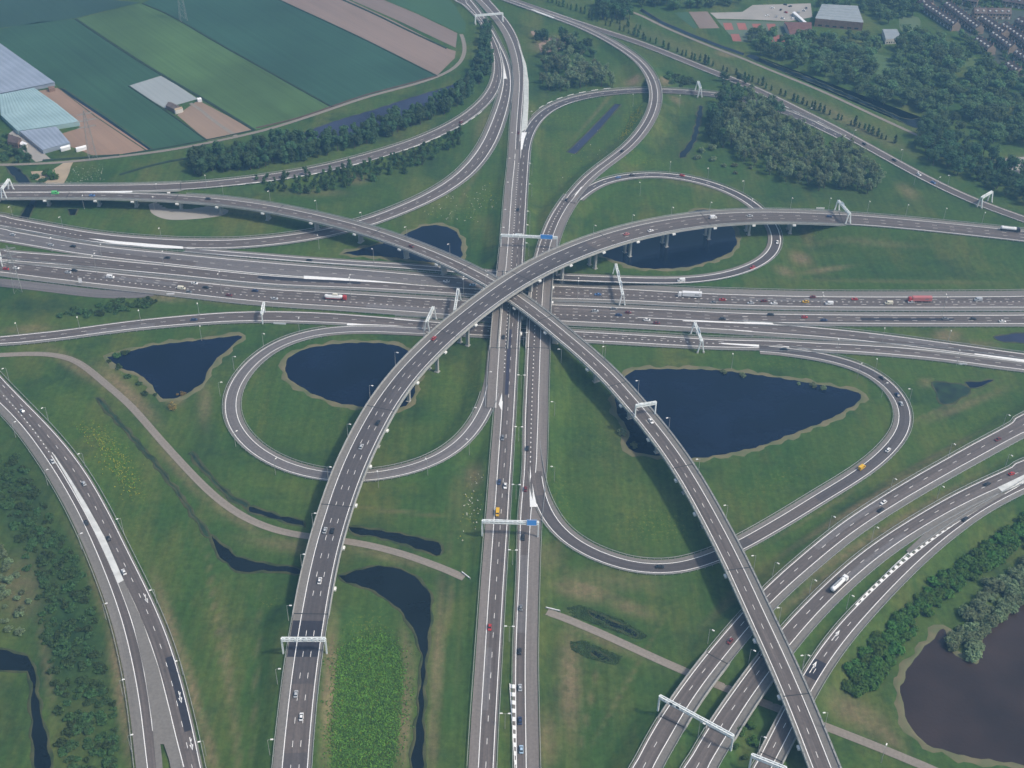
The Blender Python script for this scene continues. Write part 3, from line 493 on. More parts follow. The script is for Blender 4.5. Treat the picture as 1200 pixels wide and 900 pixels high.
def ground_mat():
    m = bpy.data.materials.new('grassland'); m.use_nodes = True; n = m.node_tree.nodes; l = m.node_tree.links; b = n['Principled BSDF']
    b.inputs['Roughness'].default_value = .95; b.inputs['Specular IOR Level'].default_value = .15
    tc = n.new('ShaderNodeTexCoord')
    def noise(sc, det=5, rough=.55, stretch=None):
        t = n.new('ShaderNodeTexNoise'); t.inputs['Scale'].default_value = sc; t.inputs['Detail'].default_value = det; t.inputs['Roughness'].default_value = rough
        if stretch:
            mp = n.new('ShaderNodeMapping'); mp.inputs['Scale'].default_value = stretch; mp.inputs['Rotation'].default_value = (0, 0, .5); l.new(tc.outputs['Object'], mp.inputs['Vector']); l.new(mp.outputs[0], t.inputs['Vector'])
        else: l.new(tc.outputs['Object'], t.inputs['Vector'])
        return t.outputs['Fac']
    def rng(s, a, bb, c=0, d=1):
        r = n.new('ShaderNodeMapRange'); r.inputs[1].default_value = a; r.inputs[2].default_value = bb; r.inputs[3].default_value = c; r.inputs[4].default_value = d
        l.new(s, r.inputs[0]); return r.outputs[0]
    def mix(f, a, bb):
        x = n.new('ShaderNodeMix'); x.data_type = 'RGBA'
        if isinstance(f, float): x.inputs[0].default_value = f
        else: l.new(f, x.inputs[0])
        for k, q in ((6, a), (7, bb)):
            if isinstance(q, tuple): x.inputs[k].default_value = (*q, 1)
            else: l.new(q, x.inputs[k])
        return x.outputs[2]
    def math_(op, a, bb):
        x = n.new('ShaderNodeMath'); x.operation = op; x.use_clamp = True
        for k, q in ((0, a), (1, bb)):
            if isinstance(q, float): x.inputs[k].default_value = q
            else: l.new(q, x.inputs[k])
        return x.outputs[0]
    big = rng(noise(.011, 4), .35, .65); mid = rng(noise(.05, 6, .6), .3, .7); fine = rng(noise(.32, 9, .75), .25, .75); tuft = noise(.22, 6, .7)
    c = mix(big, (.040, .084, .021), (.076, .112, .026))
    c = mix(math_('MULTIPLY', mid, .55), c, (.028, .082, .020))
    straw = math_('MULTIPLY', rng(noise(.028, 7, .65, (1, .35, 1)), .49, .69), .62); c = mix(straw, c, (.128, .128, .038))
    at = n.new('ShaderNodeVertexColor'); at.layer_name = 'growth'; sp = n.new('ShaderNodeSeparateColor'); l.new(at.outputs['Color'], sp.inputs[0])
    dk0 = math_('MULTIPLY', rng(noise(.021, 8, .7), .52, .68), .8); c = mix(dk0, c, (.020, .050, .021))
    dk = math_('MULTIPLY', sp.outputs[2], rng(tuft, .35, .6, .35, 1.)); c = mix(dk, c, (.018, .044, .020))
    br = math_('MULTIPLY', sp.outputs[0], rng(tuft, .34, .56, .5, 1.)); c = mix(br, c, (.200, .150, .088))
    gr = math_('MULTIPLY', sp.outputs[1], .75); c = mix(gr, c, (.055, .110, .020))
    fl = math_('MULTIPLY', sp.outputs[1], rng(noise(.55, 3, .8), .55, .63)); c = mix(fl, c, (.22, .23, .03))
    st_ = rng(noise(.35, 3, .6, (1, .05, 1)), .3, .7, .86, 1.14); r2 = rng(fine, 0, 1, .6, 1.4)
    mm = n.new('ShaderNodeMath'); mm.operation = 'MULTIPLY'; l.new(r2, mm.inputs[0]); l.new(st_, mm.inputs[1]); r2 = mm.outputs[0]; vm = n.new('ShaderNodeVectorMath'); vm.operation = 'SCALE'; l.new(c, vm.inputs[0]); l.new(r2, vm.inputs['Scale'])
    l.new(vm.outputs[0], b.inputs['Base Color'])
    bp = n.new('ShaderNodeBump'); bp.inputs['Strength'].default_value = .35; bp.inputs['Distance'].default_value = .6; l.new(tuft, bp.inputs['Height']); l.new(bp.outputs[0], b.inputs['Normal'])
    return m
MT['ground'] = ground_mat(); gm.materials.append(MT['ground'])
ground = bpy.data.objects.new('ground', gm); COL.objects.link(ground); tag(ground, 'wide green grassland between and around the roads', 'ground', kind='structure')

hz = bpy.data.materials.new('haze_air'); hz.use_nodes = True; hn = hz.node_tree.nodes
hn.remove(hn['Principled BSDF']); pv = hn.new('ShaderNodeVolumePrincipled'); pv.inputs['Density'].default_value = HAZE
pv.inputs['Color'].default_value = (.28, .62, 1.0, 1); pv.inputs['Anisotropy'].default_value = .2
hz.node_tree.links.new(pv.outputs[0], hn['Material Output'].inputs['Volume']); MT['haze'] = hz
if HAZE > 0:
    hb = MB().box((0, 1000, 233.5), (13000, 11000, 473)).build('haze', 'haze'); tag(hb, 'thin blue summer haze over the whole landscape', 'haze', kind='stuff')

# ponds: water sheet and a low reedy bank round it
def sheet(name, P, z, m, label, cat, kind='structure', parent=None):
    me = bpy.data.meshes.new(name); bm = bmesh.new()
    vs = [bm.verts.new((p[0], p[1], z)) for p in P]; f = bm.faces.new(vs)
    if f.calc_area() and f.normal.z < 0: f.normal_flip()
    bmesh.ops.triangulate(bm, faces=[f], ngon_method='EAR_CLIP'); bm.normal_update()
    for q in bm.faces:
        if q.normal.z < 0: q.normal_flip()
    bm.to_mesh(me); bm.free(); me.materials.append(MT[m] if isinstance(m, str) else m)
    o = bpy.data.objects.new(name, me); COL.objects.link(o)
    if parent: o.parent = parent
    else: tag(o, label, cat, kind=kind)
    return o
def offset_poly(P, d):
    P = np.asarray(P)[:, :2]; n = len(P); A = 0.5*np.sum(P[:, 0]*np.roll(P[:, 1], -1)-np.roll(P[:, 0], -1)*P[:, 1]); sg = 1 if A > 0 else -1
    t = np.roll(P, -1, 0)-np.roll(P, 1, 0); t /= np.linalg.norm(t, axis=1)[:, None]+1e-9
    nn = np.stack([t[:, 1], -t[:, 0]], 1)*sg
    dd = np.array([d*(1+.35*math.sin(i*1.7)+.25*math.sin(i*.61)) for i in range(n)])[:, None] if d else 0
    return P+nn*dd
for i, (nm, (m, pl)) in enumerate(PONDS.items()):
    soft = 0 if nm in ('straight_ditch', 'crop_ditch', 'lane_canal', 'short_canal') else 3.0
    P = world_poly(pl, 0, soft)[:, :2]; z = .06+.004*(i % 6)
    if soft: P = P+np.array([[.5*math.sin(k*1.3+i), .5*math.cos(k*2.1+i)] for k in range(len(P))])
    sheet(nm.replace('ditch', 'ditch_water').replace('puddle', 'puddle_water'), P, z, m, 'still '+('brown' if 'brown' in m else 'dark')+' water of the '+nm.replace('_', ' '), 'water')
    wd = 3.2 if 'pond' in nm or 'lake' in nm else 1.2
    A = P; B = offset_poly(P, wd*.45); C = offset_poly(P, wd); n = len(P)
    vz = [(p[0], p[1], z-.02) for p in offset_poly(P, -.2)]+[(p[0], p[1], .45 if wd > 2 else .25) for p in B]+[(p[0], p[1], -.05) for p in C]
    fs = []
    for k in range(n):
        j = (k+1) % n
        for q in (0, n): fs.append((q+k, q+j, q+n+j, q+n+k))
    o = mesh_obj('pond_bank', vz, fs, 'bank' if wd > 2 else 'ditch_bank', smooth=True); tag(o, 'low reedy bank round the '+nm.replace('_', ' '), 'bank', kind='structure')

# ------------------------------------------------------------------ building the roads
def ribbon(r, i0, i1, offs, dz, mats, name, parent=None, fm=None):
    ii = np.arange(i0, i1+1); V = []; UV = []; k = len(offs)
    for i in ii:
        for o in offs:
            f = o(i) if callable(o) else o
            p = r.c[i]+r.n[i]*f; V.append((p[0], p[1], p[2]+dz)); UV.append((f, r.s[i]))
    fs = []; mi = []
    for a in range(len(ii)-1):
        for b in range(k-1):
            fs.append((a*k+b+1, a*k+b, (a+1)*k+b, (a+1)*k+b+1)); mi.append(fm[b] if fm else 0)
    return mesh_obj(name, V, fs, mats, parent, mi, UV)
class Strips:
    def __init__(s): s.v = []; s.f = []
    def line(s, r, s0, s1, fn, wid, dz=.035, step=4.0):
        n = max(1, int(math.ceil((s1-s0)/step))); b = len(s.v)
        for k in range(n+1):
            q = s0+(s1-s0)*k/n; o = fn(q)
            s.v.append(r.at(q, o+wid/2, dz)); s.v.append(r.at(q, o-wid/2, dz))
        for k in range(n): s.f.append((b+2*k, b+2*k+1, b+2*k+3, b+2*k+2))
    def quad(s, pts):
        b = len(s.v); s.v += [np.asarray(p, float) for p in pts]; s.f.append(tuple(range(b, b+len(pts))))
WIDE = {'ramp_far', 'far_through', 'far_second', 'far_merged', 'near_through', 'near_upper', 'exit_ramp', 'collector', 'near_ramp', 'loop_far', 'loop_far_tail'}
def marks_for(r, sa, sb):
    st = Strips()
    for mk in r.marks:
        kind, fr = mk[0], mk[1]; a, b = 0.0, r.s[-1]
        if len(mk) > 2:
            q = sorted((r.s[r.near(*mk[2])], r.s[r.near(*mk[3])])); a, b = q
            if mk[2][0] <= 1 or mk[3][0] <= 1 or mk[2][1] >= 899 or mk[3][1] >= 899:   # a range that runs out of the picture runs to the end
                if a < 60: a = 0.0
        a, b = max(a, sa), min(b, sb)
        if b-a < 2: continue
        fn = lambda q, fr=fr: r.halfw(q)*fr
        if kind in ('edge', 'solid'): st.line(r, a, b, fn, .52 if r.key in WIDE else .37)
        else:
            per, ln, wd = (12.0, 3.2, .22) if kind == 'dash' else (4.0, 1.1, .48)
            k = math.ceil(a/per)
            while k*per+ln < b: st.line(r, k*per, k*per+ln, fn, wd); k += 1
    return st
def rail_mesh(r, s0, s1, side, off, base=0.0, posts=True, h=.75, w=.22):
    n = max(1, int((s1-s0)/4)); V = []; Fc = []
    for k in range(n+1):
        q = s0+(s1-s0)*k/n; e = (r.halfw(q)+(r.slw(q) if side > 0 else r.sr)+off)*side
        for dx, dz in ((-w/2, base+h-.32), (w/2, base+h-.32), (w/2, base+h), (-w/2, base+h)): V.append(r.at(q, e+dx, dz))
    for k in range(n):
        for i in range(4): Fc.append((4*k+i, 4*k+(i+1) % 4, 4*k+4+(i+1) % 4, 4*k+4+i))
    if posts:
        for k in range(0, n+1, 1):
            q = s0+(s1-s0)*k/n; e = (r.halfw(q)+(r.slw(q) if side > 0 else r.sr)+off)*side; b = len(V)
            p = r.at(q, e, 0)
            for z in (base-.5, base+h-.1):
                for dx, dy in ((-.12, -.12), (.12, -.12), (.12, .12), (-.12, .12)): V.append((p[0]+dx, p[1]+dy, p[2]+z))
            for i in range(4): Fc.append((b+i, b+(i+1) % 4, b+4+(i+1) % 4, b+4+i))
    return V, Fc
BRIDGES = {}
BL = {'main_left': ('overpass_bridge', 'concrete overpass deck of the left carriageway above the wide motorway', 'bridge'), 'weave_lane': ('overpass_bridge', 'slim outer overpass deck of the weaving lane beside the left carriageway', 'bridge'),
      'main_right': ('overpass_bridge', 'concrete overpass deck of the right carriageway with a broad paved shoulder', 'bridge'), 'branch': ('overpass_bridge', 'small single lane bridge carrying the branch road over the dark feeder road', 'bridge'),
      'slip_left': ('overpass_bridge', 'slip road deck on short piers beside the start of the lower flyover', 'bridge'), 'lower_first': ('underpass_bridge', 'short underpass bridge of the first lower road with pale parapets', 'bridge'),
      'lower_second': ('underpass_bridge', 'short underpass bridge of the middle lower road half in flyover shadow', 'bridge'), 'lower_third': ('underpass_bridge', 'short underpass bridge of the third lower road beneath the flyover', 'bridge'),
      'upper_flyover': ('flyover_bridge', 'long three lane flyover sweeping over everything from the bottom edge', 'flyover'), 'lower_flyover': ('flyover_bridge', 'long two lane flyover passing below the other one', 'flyover')}
def deck_geo(r, a, b, depth_, parent):
    a0 = a
    prof = lambda i: [(r.hw[i]+r.slA[i]+.5, -.06), (r.hw[i]+r.slA[i]+.5, -.95), (r.hw[i]*.55, -depth_), (-r.hw[i]*.55, -depth_), (-r.hw[i]-r.sr-.5, -.95), (-r.hw[i]-r.sr-.5, -.06)]
    V = []; Fc = []; m = 6
    for i in range(a, b+1):
        for o, z in prof(i): p = r.c[i]+r.n[i]*o; V.append((p[0], p[1], p[2]+z))
    for k in range(b-a):
        for q in range(m): Fc.append((k*m+q, k*m+(q+1) % m, (k+1)*m+(q+1) % m, (k+1)*m+q))
    Fc.append(tuple(range(m))); Fc.append(tuple((b-a)*m+q for q in reversed(range(m))))
    mesh_obj('deck', V, Fc, 'concrete', parent)
    for sd, e in ((1, lambda i: r.hw[i]+r.slA[i]), (-1, lambda i: -(r.hw[i]+r.sr))):      # edge beam and rail: the parapet
        if r.key == 'slip_left' and sd < 0: continue
        if r.key == 'lower_flyover': a = a0 if sd < 0 else r.near(215, 226)
        V = []; Fc = []
        for i in range(a, b+1):
            for o, z in ((.02, .30), (.62, .30), (.62, -1.0), (.5, -1.0), (.5, -.03), (.02, -.03)):
                p = r.c[i]+r.n[i]*(e(i)+sd*o); V.append((p[0], p[1], p[2]+z))
        for k in range(b-a):
            for q in range(6): Fc.append((k*6+q, k*6+(q+1) % 6, (k+1)*6+(q+1) % 6, (k+1)*6+q))
        pp = mesh_obj('parapet', V, Fc, 'concrete', parent)
        v2, f2 = rail_mesh(r, r.s[a], r.s[b], sd, .3, .3, True, .9, .16); mesh_obj('railing', v2, f2, 'steel', pp)
def pier(r, i, parent, depth_, cols, zb=None, wide=1.3):
    c = r.c[i]; off = (r.sl-r.sr)/2; half = r.hw[i]+(r.sl+r.sr)/2; q = Matrix.Rotation(r.heading(i), 3, 'Z')
    cx, cy = c[0]+r.n[i][0]*off, c[1]+r.n[i][1]*off; ztop = c[2]-depth_+.25
    mb = MB(); mb.box((cx, cy, ztop-.55), (2.2, half*2*.80, 1.1), q)
    for o in cols:
        x, y = cx+r.n[i][0]*o, cy+r.n[i][1]*o; z0 = (min(ground_z(x, y), 0) if zb is None else zb)-.6
        h = ztop-1.0-z0
        mb.box((x, y, z0+h/2), (1.5, wide, h), q, top=(1, 1.25)); mb.box((x, y, z0+.5), (2.6, wide+1.2, 1.2), q)
    mb.build('pier', 'concrete', parent)
    bx = MB(); bx.box((c[0]-r.n[i][0]*(r.hw[i]+r.sr+.9), c[1]-r.n[i][1]*(r.hw[i]+r.sr+.9), c[2]-1.5), (2.2, 1.3, 1.0), q); bx.build('drain_box', 'lamp_white', parent)
SIDE = {1: 'first', -1: 'other'}
SHORT = dict(ramp_far='far slip road', far_through='upper carriageway', far_second='second upper carriageway', far_merged='far carriageway', near_through='near carriageway', near_upper='near carriageway past the exit', exit_ramp='exit slip road', collector='collector road',
 near_ramp='near slip road', main_left='left central carriageway', weave_lane='weaving lane', main_right='right central carriageway', feeder='dark feeder road', branch='branch road', distant_motorway='distant motorway', loop_far='far loop ramp', loop_far_tail='merge lane',
 loop_near='round loop ramp', loop_right='triangular loop ramp', slip_left='tree belt slip road', corner_right='right half of the corner motorway', corner_left='left half of the corner motorway', lower_first='first lower road', lower_second='second lower road', lower_third='third lower road')
for r in list(ROADS.values()):
    ispath = r.mats[0] in ('pathmat', 'sand') or r.key == 'old_road'
    segs = r.seg(); big = None
    for a, b, isb in segs:
        sa, sb = r.s[a], r.s[b]; par = None
        if isb:
            nm, lab, cat = BL[r.key]; mid = r.c[(a+b)//2]
            par = thing(nm, lab, cat); BRIDGES[r.key] = (par, a, b)
        offs = [lambda i: r.hw[i]+r.slA[i], lambda i: r.hw[i]+.35, lambda i: -(r.hw[i]+.35), lambda i: -(r.hw[i]+r.sr)]
        o = ribbon(r, a, b, offs, 0, list(dict.fromkeys(r.mats)) if r.mats[0] != r.mats[1] else [r.mats[0]], 'carriageway' if isb else ('path' if ispath else 'road'), par, [1, 0, 1] if r.mats[0] != r.mats[1] else [0, 0, 0])
        if not isb: tag(o, ('paved surface of the '+r.desc) if not ispath else r.desc, 'path' if ispath else 'road', kind='structure')
        st = marks_for(r, sa, sb)
        if st.f:
            m = mesh_obj('lane_marking' if isb else 'road_marking', st.v, st.f, 'paint', par)
            if not isb: tag(m, 'white lane lines painted along the '+r.desc, 'road marking', kind='structure')
        if isb: deck_geo(r, a, b, {'upper_flyover': 2.0, 'lower_flyover': 1.9}.get(r.key, 1.4), par)
        else:
            for rl in r.rails:
                ra, rb = sa, sb
                if len(rl) > 2:
                    q = sorted((r.s[r.near(*rl[2])], r.s[r.near(*rl[3])])); ra, rb = max(ra, q[0] if q[0] > 60 else 0), min(rb, q[1])
                if rb-ra < 12: continue
                v, f = rail_mesh(r, ra, rb, rl[0], rl[1]); o = mesh_obj('guard_rail', v, f, 'steel')
                e = r.near(*r.px[a]); where = ''
                if len(segs) > 1: where = ' before its bridge' if a == 0 else ' beyond its bridge'
                tag(o, 'steel guard rail on the %s side of the %s%s' % (SIDE[rl[0]], SHORT.get(r.key, r.desc), where), 'guard rail', 'guard rails along the roads')
def white_barrier(key, side, pa, pb, off, label):
    r = ROADS[key]; a, b = sorted((r.s[r.near(*pa)], r.s[r.near(*pb)])); q = a; c = r.at(a, 0)
    root = thing('roadside_barrier', label, 'barrier', c)
    while q+6 < b:
        v, f = rail_mesh(r, q, q+6, side, off, .1, False, .9, .35); v = [np.asarray(k)-c for k in v]
        mesh_obj('barrier_segment', v, f, 'lamp_white', root); q += 11
white_barrier('slip_left', -1, (275, 217), (560, 125), 1.0, 'broken row of white barrier segments along the tree belt slip road')
white_barrier('feeder', 1, (640, 130), (720, 107), 1.2, 'broken row of white barrier segments along the dark feeder road')
# piers
def pier_line(key, pts, extra, depth_, cols, wide):
    r = ROADS[key]; par, a, b = BRIDGES[key]
    used = []
    for u, v in pts:
        P = unp(u, v, 0)[:2]; k = int(((r.c[a:b+1, :2]-P)**2).sum(1).argmin())+a; used.append(k)
    for k in extra:
        kk = r.near(*k); used.append(kk)
    for k in sorted(set(used)):
        if a+2 < k < b-2: pier(r, k, par, depth_, cols, None, wide)
pier_line('upper_flyover', [(661, 332), (701, 316), (744, 306), (786, 295), (833, 286), (880, 277), (926, 270), (548, 405), (508, 434), (479, 470), (619, 350)], [(388, 640), (420, 545), (403, 592), (374, 690), (440, 500)], 2.0, (-3.0, 3.0), 1.6)
pier_line('lower_flyover', [(4, 240), (60, 240), (115, 241), (163, 241), (212, 248), (257, 252), (313, 260), (366, 272), (419, 287), (470, 305), (518, 324), (696, 449), (732, 490), (767, 532), (799, 577), (821, 617)], [(868, 668), (900, 745), (930, 815), (952, 870), (610, 355), (650, 385), (575, 331)], 1.9, (0,), 3.6)
pier_line('slip_left', [], [(30, 221), (75, 221), (120, 221), (165, 220), (200, 219)], 1.4, (0,), 3.0)
for k in ('main_left', 'weave_lane', 'main_right'):
    r = ROADS[k]; par, a, b = BRIDGES[k]
    for t in (.2, .4, .6, .8): pier(r, int(a+(b-a)*t), par, 1.4, (0,), -.2, 2.4)
def abut(r, i, parent, depth_, sgn):
    c = r.c[i]; off = (r.sl-r.sr)/2; half = r.hw[i]+(r.sl+r.sr)/2; q = Matrix.Rotation(r.heading(i), 3, 'Z')
    p = c+r.n[i]*off-r.t[i]*sgn*.6; h = c[2]+.6
    mb = MB(); mb.box((p[0], p[1], c[2]-.3-h/2+.0), (1.4, half*2+1.0, h), q); mb.build('abutment', 'concrete_dark', parent)
for k, (par, a, b) in BRIDGES.items():
    r = ROADS[k]
    if a > 3: abut(r, a, par, 1.4, 1)
    if b < len(r.c)-4: abut(r, b, par, 1.4, -1)

# gore areas: solid white wedges and ladder hatching, (polygon px, z offset) lying on the road they belong to
def zroad(u, v, keys):
    best = None
    for k in keys:
        r = ROADS[k]; i = r.near(u, v); d = ((r.px[i]-np.array([u, v]))**2).sum()
        if best is None or d < best[0]: best = (d, r.c[i, 2])
    return best[1]
def gore(name, poly, keys, m, label):
    V = []
    for u, v in poly: V.append(unp(u, v, zroad(u, v, keys)+.11))
    f = tuple(range(len(V)))
    a = sum(V[i][0]*V[(i+1) % len(V)][1]-V[(i+1) % len(V)][0]*V[i][1] for i in range(len(V)))
    o = mesh_obj(name, V, [f if a > 0 else f[::-1]], m); tag(o, label, 'road marking', kind='structure'); return o
gore('road_marking', [(62, 532), (64, 533), (80, 557), (100, 589), (122, 628), (134, 655), (145, 680), (138.5, 683.5), (131, 668), (120, 642), (104, 608), (84, 570)], ['corner_left', 'corner_right'], 'gore_paint', 'long white painted wedge splitting the corner motorway')
gore('road_marking', [(138.5, 683.5), (145, 680), (167, 728), (186, 783), (200, 839), (213, 905), (204, 920), (198, 890), (192, 872), (188, 872), (190, 890), (192, 920), (183.5, 905), (178, 844), (169.5, 789), (155.5, 728)], ['corner_left', 'corner_right'], 'shoulder', 'grey paved wedge where the corner motorway splits')
gore('road_marking', [(60, 225.5), (155, 223.7), (155, 225.5), (110, 226.6), (60, 226.2)], ['slip_left'], 'paint', 'white painted wedge where the slip road leaves the lower flyover')
gore('road_marking', [(103, 279), (145, 283.2), (214, 288.8), (215, 292.2), (170, 289), (130, 284.6)], ['ramp_far'], 'paint', 'white painted wedge between far slip road and wide motorway')
gore('road_marking', [(356, 323), (400, 325.8), (440, 329), (482, 333), (440, 330.8), (400, 328.6), (356, 326.6)], ['far_second'], 'paint', 'white painted wedge between the two upper carriageways')
gore('road_marking', [(407, 379.2), (460, 381), (495, 384), (460, 383.6), (406, 382.4)], ['near_ramp'], 'paint', 'white painted wedge where near slip road meets round loop ramp')
gore('road_marking', [(800, 375.3), (860, 377), (905, 377.9), (907, 380.4), (860, 378.8), (800, 376.2)], ['near_through'], 'paint', 'white painted wedge at the exit of the wide motorway')
gore('road_marking', [(845, 401.8), (900, 404.4), (925, 406), (925, 408.7), (890, 406.4), (845, 403)], ['collector'], 'paint', 'white painted wedge where the triangular loop joins the collector road')
gore('road_marking', [(1142, 414), (1170, 417.5), (1215, 423), (1215, 426), (1180, 421), (1142, 415.5)], ['collector', 'exit_ramp'], 'paint', 'white painted wedge where exit slip road meets collector road')
gore('road_marking', [(610, 187), (610.3, 168), (611, 155), (617.5, 155), (614.5, 163), (612, 175)], ['feeder', 'weave_lane'], 'paint', 'white painted wedge between feeder road and weaving lane')
gore('road_marking', [(610.5, 155), (613, 130), (614, 110), (614, 85), (611, 65), (606, 48), (610, 57), (616.5, 75), (619.5, 95), (619.5, 120), (618, 150)], ['feeder', 'weave_lane'], 'paint_worn', 'long pale hatched strip beside the weaving lane')
gore('road_marking', [(585, 53), (588, 65), (591.5, 80), (594, 92), (589.5, 92.5), (589, 80)], ['slip_left', 'ramp_far'], 'paint', 'white painted wedge between far slip road and tree belt slip road')
gore('road_marking', [(673, 229), (681, 219), (690, 217.5), (687, 220.5), (678, 227)], ['branch', 'loop_far'], 'paint', 'white painted wedge where the branch road and far loop ramp part')
gore('road_marking', [(588.3, 460), (588.7, 480), (582, 480), (585, 472)], ['main_left', 'loop_near'], 'paint', 'white painted wedge where round loop ramp joins the central motorway')
gore('road_marking', [(621.3, 545), (622.5, 560), (626, 578), (629.5, 594), (621, 594), (620.6, 575)], ['main_right', 'loop_right'], 'paint', 'white painted wedge where triangular loop leaves the central motorway')
gore('road_marking', [(1169, 571), (1185, 563.5), (1215, 549), (1215, 562), (1200, 565), (1175, 577)], ['lower_second', 'lower_third'], 'gore_paint', 'broad white painted wedge between the lower roads')
gore('road_marking', [(953.5, 142), (958, 141.5), (975, 150), (992, 158.5), (990, 159), (970, 151)], ['distant_motorway', 'feeder'], 'gore_paint', 'white painted wedge beside the distant motorway')
gore('road_marking', [(622, 11), (626, 11), (650, 20.5), (648, 21.8), (635, 17)], ['branch'], 'gore_paint', 'white painted wedge at the far end of the branch road')
gore('road_marking', [(1172, 576), (1150, 585), (1125, 598), (1090, 619), (1062, 645), (1066, 649), (1100, 625), (1140, 601), (1178, 579)], ['lower_third'], 'shoulder', 'grey paved strip between second and third lower roads')
def ladder(key, side, pa, pb, w0, w1, out, label, per=5.2, duty=.5):
    r = ROADS[key]; a, b = sorted((r.s[r.near(*pa)], r.s[r.near(*pb)])); st = Strips(); q = a
    while q < b:
        t = (q-a)/(b-a); wd = w0+(w1-w0)*t; h0 = r.halfw(q)*side; h1 = h0+side*wd; h0b = r.halfw(q+per*duty)*side
        P = [r.at(q, h0, .05), r.at(q+per*duty, h0, .05), r.at(q+per*duty+.3, h1, .05), r.at(q+.3, h1, .05)]
        st.quad(P if side < 0 else P[::-1]); q += per
    st.line(r, a, b, lambda s: (r.halfw(s)+(w0+(w1-w0)*((s-a)/(b-a))))*side, .3, .052)
    o = mesh_obj('road_marking', st.v, st.f, 'paint'); tag(o, label, 'road marking', kind='structure'); return o
ladder('lower_third', 1, (1003, 710), (1142, 602), 1.0, 4.2, 0, 'white ladder hatching beside the third lower road', 4.4, .5)
ladder('main_right', 1, (603, 800), (606, 905), .5, 2.6, 0, 'white ladder hatching beside the right carriageway of the central motorway', 4.5)
# lane arrows
def arrows(key, frac, spots, label, flip=1):
    r = ROADS[key]; st = Strips()
    for u, v in spots:
        i = r.near(u, v); q = r.s[i]; o = r.halfw(q)*frac
        st.line(r, q-3.5, q+2.5, lambda s: o, .35, .05)
        e = 1 if flip > 0 else -1
        st.quad([r.at(q+(3.2+1.6)*e, o, .05), r.at(q+1.6*e, o+.8, .05), r.at(q+1.6*e, o-.8, .05)][::1 if e > 0 else -1])
        st.line(r, q-.5, q+1.5, lambda s: o-.3*(s-q+.5), .3, .05)
    o = mesh_obj('road_marking', st.v, st.f, 'paint'); tag(o, label, 'road marking', kind='structure')
arrows('corner_right', -.5, [(169, 700), (208, 815), (221, 867)], 'white turn arrows painted on the corner motorway', -1)
arrows('lower_third', .45, [(977, 744), (952, 779)], 'white turn arrows painted on the third lower road')
# asphalt repair patches
def patch(key, pa, pb, f0, f1, m, label, dz=.018):
    r = ROADS[key]; i, j = sorted((r.near(*pa), r.near(*pb)))
    par = BRIDGES[key][0] if key in BRIDGES and BRIDGES[key][1] <= i <= BRIDGES[key][2] and BRIDGES[key][1] <= j <= BRIDGES[key][2] else None
    o = ribbon(r, i, j, [lambda k: f1(k), lambda k: f0(k)], dz, [m], 'repaired_surface' if par else 'road', par)
    if not par: tag(o, label, 'road', kind='structure')
u_ = ROADS['upper_flyover']
patch('upper_flyover', (366, 770), (352, 722), lambda k: -u_.hw[k]-.2, lambda k: u_.hw[k]+u_.sl-.4, 'asphalt_new', 'dark repaved patch on the upper flyover approach') if 'asphalt_new' in MT else None
patch('upper_flyover', (692, 290), (980, 256), lambda k: -u_.hw[k]-.2, lambda k: u_.hw[k]+.2, 'asphalt', '')
patch('upper_flyover', (992, 257), (1200, 276), lambda k: -u_.hw[k]-.2, lambda k: u_.hw[k]+.2, 'asphalt', 'worn grey lanes of the upper flyover on its embankment')
patch('upper_flyover', (345, 880), (349, 800), lambda k: -u_.hw[k]-.2, lambda k: u_.hw[k]+.2, 'asphalt', 'worn grey lanes at the start of the upper flyover')
lr_ = ROADS['loop_right']
patch('loop_right', (624.5, 505), (631, 582), lambda k: -lr_.hw[k]-.3, lambda k: lr_.hw[k]+.3, 'asphalt', 'lane where the triangular loop ramp leaves the right central carriageway')
ml = ROADS['main_left']
patch('main_left', (593, 462), (600, 385), lambda k: ml.hw[k]*.08, lambda k: ml.hw[k]*.7, 'asphalt_blue', 'dark blue repaved lane strip') if 'asphalt_blue' in MT else None
if True:
    RS = [('near_through', (120, 324), (205, 334), .0, .55, 'asphalt_grey'), ('near_through', (430, 355), (520, 362), -.9, -.3, 'asphalt_grey'), ('far_through', (120, 293), (230, 307), -.95, -.05, 'asphalt'), ('far_second', (300, 327), (420, 333), .05, .95, 'asphalt_new'), ('far_merged', (860, 351), (980, 354), .0, .48, 'asphalt_grey'),
          ('near_upper', (1010, 374), (1120, 374), -.3, .3, 'asphalt_new'), ('main_left', (573, 830), (580, 760), .05, .95, 'asphalt_grey'), ('main_right', (609, 740), (613, 650), -.9, .9, 'asphalt_grey'), ('corner_right', (190, 770), (214, 860), -.95, -.05, 'asphalt_new'), ('lower_first', (960, 645), (1040, 590), .05, .95, 'asphalt_grey'),
          ('lower_second', (990, 675), (1060, 625), -.95, -.05, 'asphalt_grey'), ('lower_third', (948, 795), (962, 772), -1, 1, 'asphalt_new'), ('near_ramp', (100, 388), (180, 378), -.9, .0, 'asphalt_grey'), ('loop_right', (880, 630), (960, 584), -.9, .9, 'asphalt'), ('exit_ramp', (1020, 394), (1110, 406), .0, .9, 'asphalt_grey'), ('slip_left', (330, 206), (430, 182), -.9, 0, 'asphalt_grey')]
    for key, pa, pb, f0, f1, m in RS:
        rr = ROADS[key]; patch(key, pa, pb, lambda k, rr=rr, f=f0: rr.hw[k]*f, lambda k, rr=rr, f=f1: rr.hw[k]*f, m, 'resurfaced lane stretch on the '+SHORT.get(key, rr.desc), .014)
MT['joint'] = mat('expansion_joint', (.035, .034, .034), .8, .1, 1)
